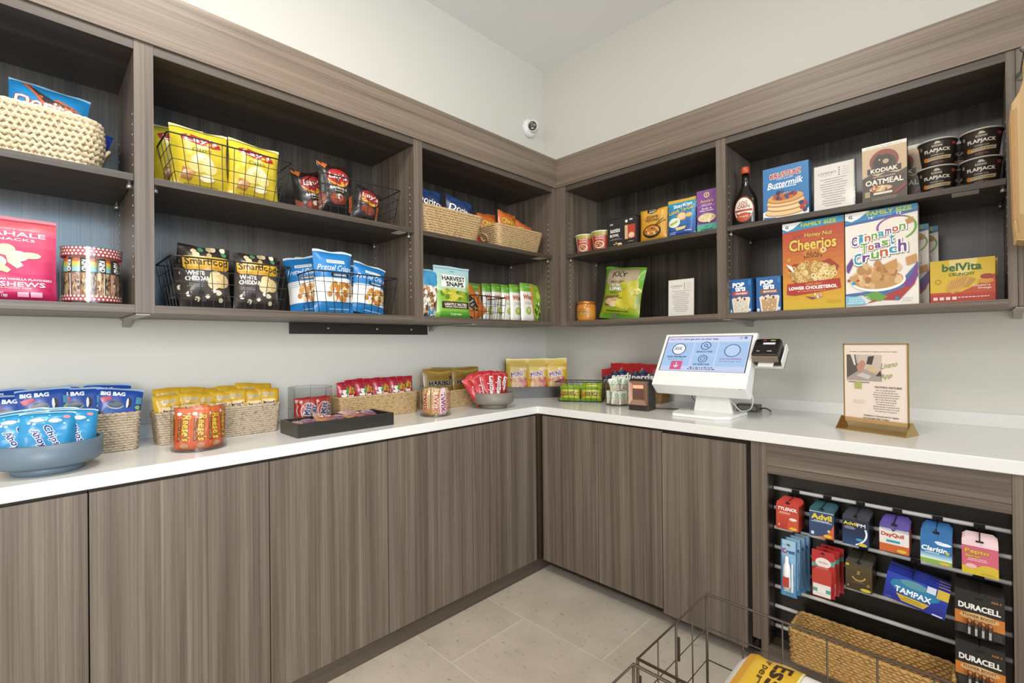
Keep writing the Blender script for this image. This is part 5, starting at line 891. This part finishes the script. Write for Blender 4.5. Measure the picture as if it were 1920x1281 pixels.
tw = pouch('candy_bar', .046, .125, .02, 'b98a4c', [g_(0, 0, 1, 1, 'b5843f', 'd9b27a', 4), t_('TWIX', .5, .48, .72, .5, 'b5271f', 'efe0c0', .06, rot=-90, b=.06), blobs_(.1, .86, .9, .97, ['e3c896', '9a6a2c'], 4, .08, 2)], 'flat', seed=211, crumple=.003, NU=8, NV=12)
tp = pouch('candy_bar', .046, .125, .02, 'cf9aa8', [g_(0, 0, 1, 1, 'd6a5b0', 'ecc9cf', 4), t_('TWIX', .5, .48, .72, .5, '8a3a5a', 'f3e3e3', .06, rot=-90, b=.06)], 'flat', seed=212, crumple=.003, NU=8, NV=12)
for i, (dx, dy, yw) in enumerate(((.048, -.036, -30), (.058, .002, -4), (.038, .045, 30), (.0, -.055, -80), (.0, .055, 80), (-.03, .0, 0))):
    onL(tp if i == 1 else tw, 'candy_bar', ('pink wrapped caramel bar at the front of the clear round jar' if i == 1 else 'gold wrapped caramel bar in the clear round jar, '+['left front', '', 'right front', 'left side', 'right side', 'rear'][i]), 'candy bar', .372+dx*.9, -1.262+dy*.9, CT+.008, 0, (3, -2, -4, 0, 0, 0)[i], yw, 'caramel bars in the round jar')
basket('tan seagrass basket of brown-gold gummy bags behind the small grey bowl', .42, .13, .09, (.155, -.98, CT), HL, G_TAN, rows=12, taper=.03, rc=.012, amp=.0024, step=.0072)
hb = pouch('gummy_bag', .205, .195, .03, '8a6a22', [g_(0, 0, 1, 1, '7a5c1c', 'a07f34', 5), t_('HARIBO', .5, .60, .72, .13, '1c2028', 'b9b39a', .06, b=.06), t_('o', .86, .74, .08, .09, '1c2028', b=.06), p_([(.05, .95), (.6, .9), (.95, .96), (.95, .88), (.4, .84)], 'b9974c'), blobs_(.1, .1, .9, .42, ['b5322c', 'd9a22c', '4f8a3a', 'd9cf9a'], 20, .06, 2)], 'flat', seed=221, crumple=.005, seal='b0934f')
for i, (x, y, r, yw) in enumerate(((.17, -1.085, 1, 2), (.165, -.885, -1, 0), (.125, -1.0, 3, 0))):
    onL(hb, 'gummy_bag', ['left front', 'right front', 'rear'][i]+' brown-gold gummy candy bag in the tan basket behind the small grey bowl', 'candy bag', x, y, CT+.015, -6, r, yw, 'brown-gold gummy bags')
bowl('small warm grey footed bowl of red liquorice bags near the corner', (.38, -.885, CT), .112, .084, GR, .072)
tz = pouch('liquorice_bag', .085, .165, .022, 'bb1f28', [g_(0, 0, 1, 1, 'b01a24', 'cc2a32', 3), t_('Twizzlers', .5, .5, .74, .42, 'ece6e2', '8a1018', .05, rot=74, b=.03), p_([(.08, .05), (.2, .05), (.3, .95), (.2, .95)], 'd9474a'), lines_(.1, .9, .9, .95, 1, 'e3a0a0', 3)], 'flat', seed=231, crumple=.004)
for i, (dx, dy, r, tl) in enumerate(((.03, .055, 14, -12), (.045, .02, 4, -16), (.035, -.015, -10, -12), (.02, -.045, -22, -12), (.0, -.07, -30, -10), (-.02, .02, 4, -8), (-.01, -.03, -16, -8))):
    onL(tz, 'liquorice_bag', '%s red liquorice bag counted from the right in the small grey bowl' % ORD[i], 'candy bag', .38+dx-.02, -.885+dy*.8, CT+.03, tl, r, -6, 'red liquorice bags in the small bowl')

# ================================================================== COUNTER, corner and right run
def onH(me, name, label, cat, c, along, depth, z, rz, tilt=0, roll=0, group=None, yaw=0):
    """place relative to a container centre c=(x, y) whose own heading is rz degrees"""
    a = R(rz); x = c[0]+along*math.cos(a)-depth*math.sin(a); y = c[1]+along*math.sin(a)+depth*math.cos(a)
    return put(me, name, label, cat, (x, y, z), (R(tilt), R(roll), R(rz+yaw)), group)
TR = 50; TC = (.225, -.35)
tray('dark display tray set diagonally in the corner holding yellow candy pouches', .40, .12, .068, (*TC, CT), R(TR))
ms = pouch('candy_pouch', .15, .238, .045, 'd9b013', [g_(0, .5, 1, 1, 'd3a81a', 'dcba22', 4), r_(0, .8, 1, .815, 'b98c10'), p_([(0, .1), (.3, .4), (.9, .5), (1, .3), (1, 0), (0, 0)], 'c98a1e'), t_('MINI', .46, .58, .5, .12, '6a2a6a', 'ece2ea', .09, rot=10, b=.07), t_('FRUIT CHEWS', .48, .43, .66, .09, 'e8762a', '8a3a1c', .05, rot=8, b=.04), blobs_(.55, .12, 1, .5, ['b5263c', 'd9542c', 'a8203c'], 14, .08, 3), blobs_(.1, .1, .5, .35, ['c9a222', 'd98a2c'], 8, .07, 5), e_(.78, .72, .2, .03, 'ecd9a8'), t_('Starburst', .78, .72, .26, .03, 'b5263c')], 'stand', seed=241, crumple=.0025, seal='e3c93a')
for i, a in enumerate((-.128, .0, .125)): onH(ms, 'candy_pouch', ['left', 'middle', 'right'][i]+' yellow fruit chew pouch standing in the dark corner tray', 'candy pouch', TC, a, -.005-.004*(i == 1), CT+.008, TR, -4, (1, 0, -1)[i], 'yellow fruit chew pouches')
LR = 27; LC = (.585, -.365)
wire_basket('black wire basket of lime and yellow sour candy bags near the corner', .285, .14, .118, (*LC, CT), R(LR), .25, .115, 8, 4, 3)
sp = pouch('sour_candy_bag', .12, .082, .04, '93b81e', [r_(0, 0, 1, .2, '7fae1e'), r_(0, .78, 1, 1, '8cb822'), r_(.05, .2, .95, .78, 'cfcf1e'), p_([(.0, .25), (.2, .25), (.22, .65), (0, .6)], 'd98a2c'), t_('SOUR PATCH', .52, .5, .66, .26, '2a2a18', 'e3d04a', .03, b=.06), blobs_(.82, .3, 1, .6, ['c2452a', 'd98a2c'], 4, .05, 3), r_(.3, .84, .7, .9, 'cfe06a')], 'pillow', seed=251, crumple=.003, NU=10, NV=8)
spo = 'sour candy bags in the black wire basket'
for i, (a, d, z, r) in enumerate(((-.062, -.032, .006, 0), (.062, -.032, .006, 0), (-.06, .02, .012, 1), (.06, .02, .03, -1))):
    onH(sp, 'sour_candy_bag', ['front left', 'front right', 'rear left', 'raised rear right'][i]+' lime and yellow sour candy bag in the black wire basket', 'candy bag', LC, a, d, CT+z, LR, -8, r, spo).scale = (1, 1, 1.0)
basket('brown seagrass basket of red crunchy candy pouches behind the barcode scanner', .44, .13, .098, (.785, -.135, CT), 0, grass('brown_seagrass', '5f4527', '9a7a4c'), rows=11, taper=.04, rc=.012, amp=.0024, step=.0072)
ne = pouch('candy_pouch', .17, .20, .04, 'b01a22', [g_(0, .4, 1, 1, 'a8161e', 'c2222a', 4), p_([(.02, .45), (.05, .66), (.3, .76), (.6, .78), (.96, .7), (.98, .45)], '23305a'), blobs_(.05, .66, .95, .8, ['2f5fa0', '4f8a3a', '23305a', '5a2a6a'], 14, .05, 3), t_('nerds', .52, .60, .8, .17, 'f0eef0', '16203f', .06, rot=4, b=.05), blobs_(.1, .7, .9, .92, ['e05a5a', 'e8c8c0', 'd03a3a'], 8, .02, 3)], 'stand', seed=261, crumple=.004, seal='d0383c')
for i, (x, y, r) in enumerate(((.655, -.12, -6), (.715, -.135, 0), (.85, -.14, 2))):
    onR(ne, 'candy_pouch', ['left, partly hidden', 'middle', 'right'][i]+' red crunchy candy pouch in the brown basket behind the scanner', 'candy pouch', x, y, CT+(.008 if i == 0 else .02), -5, r, 0, 'red crunchy candy pouches').scale = (1, 1, .9 if i == 0 else 1)
clear_jar('clear round jar of small cream and green packets beside the barcode scanner', .068, .118, (.838, -.372, CT+.0003))
mp_ = pouch('small_packet', .048, .07, .012, 'ddd3bd', [r_(.0, .5, 1, 1, 'cfd6c0'), ring_(.5, .68, .24, .16, .06, '4f8a68', n=14), t_('mint', .5, .68, .3, .1, '2f6a4c'), lines_(.1, .1, .9, .4, 4, 'a89a82', 3), r_(.1, .44, .9, .47, '7ab08c')], 'flat', seed=271, crumple=.002, NU=6, NV=8)
mpp = [(.045, -.03, .01, 6), (.05, .015, .01, -4), (.03, .048, .01, 10), (.0, -.04, .01, 0), (.0, .03, .012, 0), (.04, -.028, .08, -12), (.045, .018, .082, 14), (.005, -.02, .085, 8), (.005, .03, .085, -10)]
for i, (f, s, z, r) in enumerate(mpp):
    a = R(50); x = .838+f*math.sin(a)+s*math.cos(a); y = -.372-f*math.cos(a)+s*math.sin(a)
    put(mp_, 'small_packet', ('%s cream and green packet of the %s layer in the jar by the scanner' % (ORD[i if i < 5 else i-5], 'bottom' if i < 5 else 'top')), 'packet', (x, y, CT+z), (R(-4), R(r), R(50+r)), 'small cream and green packets')

# ================================================================== SLATWALL: hooks and hanging products
SY = -.608
def hook(label, x, k, L=.125):
    z = RAILZ[k]; t = empty('display_hook', label, 'hook', (x, SY, z), 0, 'black display hooks')
    b = MB(); b.box(-.0125, -.003, -.008, .0125, 0, .007, BLACK); b.box(-.010, -.004, -.010, .010, -.002, -.006, BLACK); b.build('clip', t)
    MB().tube([(0, -.004, -.004), (0, -.02, -.012), (0, -L+.012, -.014), (0, -L, -.006)], .0018, BLACK, 6).build('prong', t)
def hang(me, nm, what, cat, where, x, k, drop, n, pitch, y0, roll=0, grp=None, dx=0):
    """n packages on one prong; drop = height of package foot below the rail; front first"""
    z = RAILZ[k]-drop
    for i in range(n):
        y = y0+pitch*i; rz_ = random.Random(i*7+int(x*100)).uniform(-2, 2)
        nth = 'front' if i == 0 else ('rearmost' if i == n-1 else ORD[i])
        put(me, nm, '%s %s %s' % (nth, what, where), cat, (x+dx*i, y, z), (R(-2), R(roll), R(rz_*.6)), grp or what+' '+where)
D_ = 'e6c62c'
def med(name, w, h, base, ops, side=None, top=None, d=.016, hg=.02): return carton(name, w, h, d, base, ops, side=side, top=top, hang=hg, rough=.4)
tops = (1.755, 1.857, 1.955, 2.055, 2.155, 2.25)
cl_ = ['far left', 'second', 'third', 'fourth', 'fifth', 'far right']
for i, x in enumerate(tops): hook('black display hook, %s on the top rail' % cl_[i], x, 0)
ty = med('medicine_box', .073, .086, 'c23a22', [g_(0, 0, 1, .75, 'b8341e', 'd04a28', 4), t_('TYLENOL', .5, .86, .86, .13, 'f2ece6', sh=.2, b=.04), lines_(.06, .64, .7, .74, 2, 'ecc9bc', 3, .5), p_([(.5, 0), (.55, .45), (.95, .45), (.95, 0)], 'd9532c'), e_(.75, .47, .17, .06, 'e9d6cc'), e_(.76, .09, .17, .06, D_), t_('1', .14, .18, .03, .09, 'f0d9cf')], side='9a2418', top='c8301e', d=.026)
hang(ty, 'medicine_box', 'red pain relief box', 'medicine box', 'on the far left top hook', tops[0], 0, .112, 3, .028, -.71)
ad = med('medicine_box', .073, .088, '2c3f66', [r_(0, 0, 1, 1, '33486f'), p_([(.2, 0), (.6, .08), (.85, .28), (1, .6), (1, 0)], 'd9602a'), r_(0, .97, 1, 1, 'b5bdc6'), t_('Advil', .5, .80, .8, .2, 'efd82c', b=.05), lines_(.06, .58, .95, .67, 2, 'd9dfe8', 3, .5), e_(.8, .3, .06, .05, 'e8bfa4'), e_(.76, .1, .17, .06, D_), r_(.08, .08, .2, .2, 'c9d3e0')], side='1f2c4a', top='1f5560')
hang(ad, 'medicine_box', 'dark blue and orange pain relief box', 'medicine box', 'on the second top hook', tops[1], 0, .115, 5, .0168, -.70)
ap = med('medicine_box', .072, .086, '222a3f', [g_(0, 0, 1, .6, '1c4a78', '1f2a48', 4), t_('Advil', .3, .82, .5, .12, 'e8d23a', b=.04), t_('PM', .72, .8, .3, .13, 'eceef2', b=.01), lines_(.06, .6, .5, .72, 3, 'b5bfd0', 3, .5), ring_(.1, .5, .85, .55, .07, 'dfe6ea', -60, 20), e_(.65, .25, .14, .05, '3f9fcf'), e_(.76, .08, .17, .06, D_)], side='141a2a', top='2f3138')
hang(ap, 'medicine_box', 'navy night-time pain relief box', 'medicine box', 'on the third top hook', tops[2], 0, .113, 6, .0168, -.705)
dq = med('medicine_box', .074, .074, 'dcd6cf', [r_(0, 0, 1, .34, 'd9662a'), t_('DayQuil', .45, .72, .76, .2, 'c9462c', b=.05), r_(.24, .42, .7, .52, '2f9fb5'), p_([(0, 1), (1, 1), (1, .88), (.6, .92), (.3, .9), (0, .96)], 'a9b0b8'), p_([(.38, 1), (.58, 1), (.48, .88)], '4a4f3a'), e_(.76, .12, .17, .07, D_)], side='c9562a', top='5a4a9c', hg=.028)
hang(dq, 'medicine_box', 'white and orange cold medicine box with purple top', 'medicine box', 'on the fourth top hook', tops[3], 0, .108, 5, .0168, -.70)
cr = med('medicine_box', .072, .08, '2a79b8', [r_(0, 0, 1, .16, '8fb84a'), g_(0, .16, 1, .4, 'dfe6da', '5aa0cc', 4), t_('Claritin', .44, .55, .8, .17, 'f2f5f6', sh=.15, b=.04), lines_(.06, .38, .7, .44, 1, 'e3ecf2', 3, .5), e_(.75, .78, .24, .06, 'e3ecf0'), e_(.6, .82, .14, .05, 'd3e2ec'), e_(.86, .48, .06, .06, 'd9c24a'), e_(.76, .07, .17, .055, D_)], side='c96a8a', top='2a6fae', hg=.03)
hang(cr, 'medicine_box', 'sky blue allergy medicine box', 'medicine box', 'on the fifth top hook', tops[4], 0, .112, 5, .0168, -.70)
pe = med('medicine_box', .076, .086, 'd9647a', [r_(0, 0, 1, .26, 'e0c02a'), e_(.75, .25, .3, .12, 'e0c02a'), t_('Pepto', .42, .76, .66, .17, 'e8c22c', '9a3a3a', .04, b=.05), t_('Bismol', .3, .62, .4, .09, 'e8c22c', '9a3a3a', .03, b=.04), lines_(.08, .45, .8, .56, 2, 'f0c3c9', 3, .5), e_(.26, .28, .16, .07, 'eab5bd'), r_(0, .95, 1, 1, 'e6cdd0'), lines_(.5, .04, .95, .12, 2, 'a8901f', 3)], side='c9505f', top='e3c3c6', hg=.022)
hang(pe, 'medicine_box', 'pink and yellow stomach medicine box', 'medicine box', 'on the far right top hook', tops[5], 0, .114, 4, .019, -.705)
mids = (1.757, 1.862, 1.962, 2.10)
for i, x in enumerate(mids): hook('black display hook, %s on the third rail down' % ['far left', 'second', 'third', 'fourth'][i], x, 2)
cs = MB(); cs.box(-.026, -.001, 0, .026, .001, .20, PK('3f86b8', .35))
lay(cs, [g_(0, 0, 1, 1, '4f94c2', 'a9cbe0', 5), r_(0, 0, .08, 1, '3477ab'), r_(.92, 0, 1, 1, '3477ab'), r_(.4, .9, .6, .915, '1a1815'), t_('Crest', .5, .80, .76, .07, '20408a', b=.04), t_('C', .2, .80, .2, .085, 'c2323a', b=.05), r_(.2, .08, .8, .3, 'c9d6e0')], .052, .2, lambda x, y, o: (x-.026, -.001-o, y))
cs.lathe([(.010, .03), (.013, .04), (.012, .10), (.010, .115), (.006, .125), (.0055, .145)], PK('e4e6e6', .3), 16, Matrix.Translation((-.004, -.012, 0))); cs.box(-.014, -.027, .04, .006, -.022, .075, PK('c2402f')); cs.box(.010, -.01, .02, .015, -.004, .12, PK('dfe3e6'))
cs = cs.mesh('toothpaste_card')
hang(cs, 'toothpaste_card', 'blue carded toothpaste kit', 'toothpaste kit', 'on the lower left hook', mids[0], 2, .198, 4, .03, -.72, 0, None, .007)
os_ = MB(); os_.box(-.034, -.001, 0, .034, .001, .155, PK('b5252a', .35))
lay(os_, [g_(0, 0, 1, 1, 'b02226', 'c9302f', 3), p_([(0, .62), (1, .72), (1, .82), (0, .70)], '5aa898'), e_(.5, .74, .34, .11, 'e3ddd4'), t_('Old Spice', .5, .74, .4, .05, 'b02226'), lines_(.3, .64, .7, .66, 1, 'b02226', 3), r_(.42, .92, .58, .94, '1a1815')], .068, .155, lambda x, y, o: (x-.034, -.001-o, y))
os_.prism([(-.026, .005), (.026, .005), (.028, .09), (.02, .1), (-.02, .1), (-.028, .09)], lambda u, v, q_: (u, q_, v), -.022, -.002, PK('c93f2e', .3)); os_.box(-.026, -.0235, .008, .026, -.022, .048, PK('dcd8cf', .4)); os_.box(-.026, -.024, .022, .026, -.0235, .034, PK('5aa898', .4)); os_.box(-.012, -.0245, .02, .012, -.024, .036, PK('e6e0d6', .4))
os_ = os_.mesh('deodorant_card')
hang(os_, 'deodorant_card', 'red carded deodorant stick', 'deodorant', 'on the second lower hook', mids[1], 2, .162, 3, .034, -.715, 0, None, .007)
gd = med('condom_box', .072, .084, '4a3c22', [g_(0, 0, 1, 1, '3f321c', '5a4a2c', 4), ring_(.5, .58, .28, .2, .06, 'c9a44a', 200, 350), t_('S', .5, .70, .12, .13, 'c9a44a', sh=.3), lines_(.28, .32, .72, .38, 2, 'b39a62', 3), e_(.76, .08, .2, .06, D_), t_('1', .1, .14, .03, .07, 'cdb98a'), e_(.86, .28, .06, .06, '9a8040'), r_(.02, .92, .14, 1, 'e0b93a')], side='3a2e1a', top='3a3426', hg=.018)
hang(gd, 'condom_box', 'brown and gold box with crescent emblem', 'small box', 'on the third lower hook', mids[2], 2, .108, 6, .0165, -.705)
tm = carton('tampon_box', .148, .084, .022, '2436a8', [g_(0, 0, 1, 1, '1f2c92', '2a49c0', 4), e_(.48, .62, .4, .3, '2a86b5'), e_(.46, .8, .22, .14, '5f9aa8'), t_('TAMPAX', .46, .46, .58, .2, 'eef1f6', b=.03), p_([(.2, .3), (.74, .3), (.66, .08), (.3, .08)], 'dcb92c'), lines_(.28, .12, .66, .26, 2, '7a6a1c', 3), r_(.82, .66, 1, 1, 'e0c03a'), r_(.66, .74, .8, .98, 'cfd6e8'), lines_(.03, .06, .18, .1, 1, 'c9d3f0', 3), r_(.8, .02, .96, .07, 'c9d3f0')], side='1f2c92', top='2436a8', rough=.38)
hang(tm, 'tampon_box', 'royal blue tampon box', 'hygiene box', 'tilted on the fourth lower hook', mids[3], 2, .104, 4, .0235, -.715, 9)
hook('black display hook of the upper battery packs at far right', 2.247, 2); hook('black display hook of the lower battery packs at far right', 2.247, 4)
du = MB(); du.box(-.052, -.0007, 0, .052, .0007, .128, PK('26231f', .4))
lay(du, [r_(0, .5, 1, 1, '2a2724'), r_(0, .22, 1, .5, 'd9822c'), e_(.5, .42, .4, .09, 'e8b878'), t_('DURACELL', .5, .64, .84, .12, 'ece6de', b=.05), t_('POWER BOOST', .5, .44, .66, .055, '4a3524', b=.02), t_('AAA 4', .84, .86, .2, .05, 'd98a3a'), r_(.42, .84, .58, .87, '0e0d0c'), r_(.05, .02, .95, .2, '3a3734')], .104, .128, lambda x, y, o: (x-.052, -.0007-o, y))
for k in range(4):
    MT_ = Matrix.Translation((-.021+.0145*k, -.008, .004)); du.lathe([(.0052, 0), (.0054, .001), (.0054, .030)], PK('1e1b18', .3), 14, MT_); du.lathe([(.00545, .03), (.0054, .043), (.002, .0435), (.0018, .045)], PK('b5713a', .25, .7), 14, MT_)
    du.box(-.0235+.0145*k, -.0138, .006, -.0185+.0145*k, -.0132, .026, PK('b5b0a8', .4))
du.add([(-.03, -.0152, .001), (.032, -.0152, .001), (.032, -.0152, .05), (-.03, -.0152, .05), (-.034, -.001, 0), (.036, -.001, 0), (.036, -.001, .054), (-.034, -.001, .054)], [(0, 1, 2, 3), (4, 0, 3, 7), (1, 5, 6, 2), (3, 2, 6, 7)], FILM)
du = du.mesh('battery_pack')
hang(du, 'battery_pack', 'black and copper battery pack', 'battery pack', 'on the upper battery hook', 2.247, 2, .145, 6, .0165, -.70)
hang(du, 'battery_pack', 'black and copper battery pack', 'battery pack', 'on the lower battery hook', 2.247, 4, .145, 5, .0165, -.70)
bk = basket('long golden seagrass basket hung on the slatted panel above the floor', .43, .158, .118, (1.981, -.705, .132), 0, G_GOLD, rows=13, taper=.03, rc=.015, amp=.003)
b = MB()
for x in (-.15, .15): b.box(x-.015, .078, .05, x+.015, .0965, .075, BLACK)
b.build('hanger', bk)

# ================================================================== foreground wire bins and paper towels
def wire_bin(label, x0, x1, y0, y1, zt, nx, ny, rings):
    t = empty('wire_bin', label, 'wire bin', (x0, y1, 0), 0, 'bronze wire bins'); Wd, Dp = x1-x0, y0-y1     # Dp negative: toward the camera
    fr = MB(); R0 = .0032; c = [(0, 0), (Wd, 0), (Wd, Dp), (0, Dp)]
    fr.tube([(x, y, zt) for x, y in c], R0, BRONZE, 8, True); fr.tube([(x, y, .004) for x, y in c], R0, BRONZE, 8, True)
    for x, y in c: fr.tube([(x, y, .004), (x, y, zt)], R0, BRONZE, 8)
    fr.build('frame', t)
    g = MB(); r = .0019
    for z in rings: g.tube([(x, y, z) for x, y in c], r, BRONZE, 6, True)
    for i in range(1, nx):
        for y in (0, Dp): g.tube([(Wd*i/nx, y, .004), (Wd*i/nx, y, zt)], r, BRONZE, 6)
        g.tube([(Wd*i/nx, 0, .006), (Wd*i/nx, Dp, .006)], r, BRONZE, 6)
    for i in range(1, ny):
        for x in (0, Wd): g.tube([(x, Dp*i/ny, .004), (x, Dp*i/ny, zt)], r*(1.7 if i*2 == ny else 1), BRONZE, 6)
        g.tube([(0, Dp*i/ny, .006), (Wd, Dp*i/ny, .006)], r, BRONZE, 6)
    g.build('wire_mesh', t)
    for y in (Dp*.5+.012, Dp+.008): MB().box(-.003, y-.0025, zt-.095, .003, y+.0025, zt-.04, BRONZE).build('hinge_clip', t)
wire_bin('bronze wire bin in the foreground holding the paper towel pack', 1.742, 2.54, -1.755, -1.405, .60, 9, 4, (.514, .43, .34, .25, .16, .08))
wire_bin('empty bronze wire bin cut off at the bottom edge of the picture', 1.742, 2.54, -2.12, -1.772, .597, 9, 4, (.514, .43, .34, .25, .16, .08))
# paper towels: two-roll pack lying along x, wrapper gathered at the left end
def towel_pack(label, x0, x1, yc, zc, ry, rz_):
    b = MB(); N = 44; rows = 40; L = x1-x0; vs = []
    def sec(f, a, o=0):
        e = .62; ca, sa = math.cos(a), math.sin(a); k = 1.0
        if f < .06: k = .55+.45*(f/.06)**.5
        wz = .004*noise.noise(Vector((f*14, a*2.2, 3)))*(2 if f < .1 else 1)
        yy = (ry+wz+o)*k*math.copysign(abs(ca)**e, ca); zz = (rz_+wz+o)*k*math.copysign(abs(sa)**e, sa)
        return (x0+f*L, yc+yy, zc+zz)
    for j in range(rows+1):
        for i in range(N): vs.append(sec(j/rows, 2*PI*i/N))
    fs = [(j*N+i, j*N+(i+1) % N, (j+1)*N+(i+1) % N, (j+1)*N+i)[::-1] for j in range(rows) for i in range(N)]
    b.add(vs, fs+[list(range(N)), [rows*N+i for i in range(N)][::-1]], PK('dedad3', .3), True)
    # print panel wrapped over top and front: u along x, v from the front face up over the top to the back
    def fn(x, y, o): f = x/L; a = R(200)+(R(60)-R(200))*0+R(-140+0)*0; ang = R(250)-R(200)*(y/.52); return sec(f, ang-0, o+.0016)
    return b, fn, L
b, fn, L = towel_pack('x', 1.845, 2.47, -1.588, .452, .155, .10)
ops = [r_(.05, 0, .215, 1, 'e3b41e'), r_(.05, 0, .075, 1, 'e8a52a'), r_(.215, 0, .222, 1, 'eadf9a'), r_(.23, 0, .62, .78, 'd9e3cf'), p_([(.225, .86), (.3, .84), (.6, .78), (.6, .77), (.3, .825), (.225, .85)], '7db95a')]
bm_ops = ops+[('t', 'Essentials', .165, .68, .50, .052, '3a2415', None, .05, 0, -90, .03), ('t', 'or per', .115, .86, .13, .022, '5a4a1c', None, .05, 0, -90, .02)]
lay(b, bm_ops, L, .52, lambda x, y, o: fn(x, y, o), [L*i/40 for i in range(1, 28)], [.52*i/40 for i in range(1, 40)], rough=.25)
o = b.build('paper_towel_pack'); tag(o, 'yellow and white wrapped paper towel pack lying in the foreground wire bin', 'paper towels')
me = o.data; c0 = Vector((1.845, -1.588, .352)); me.transform(Matrix.Translation(-c0)); o.location = c0
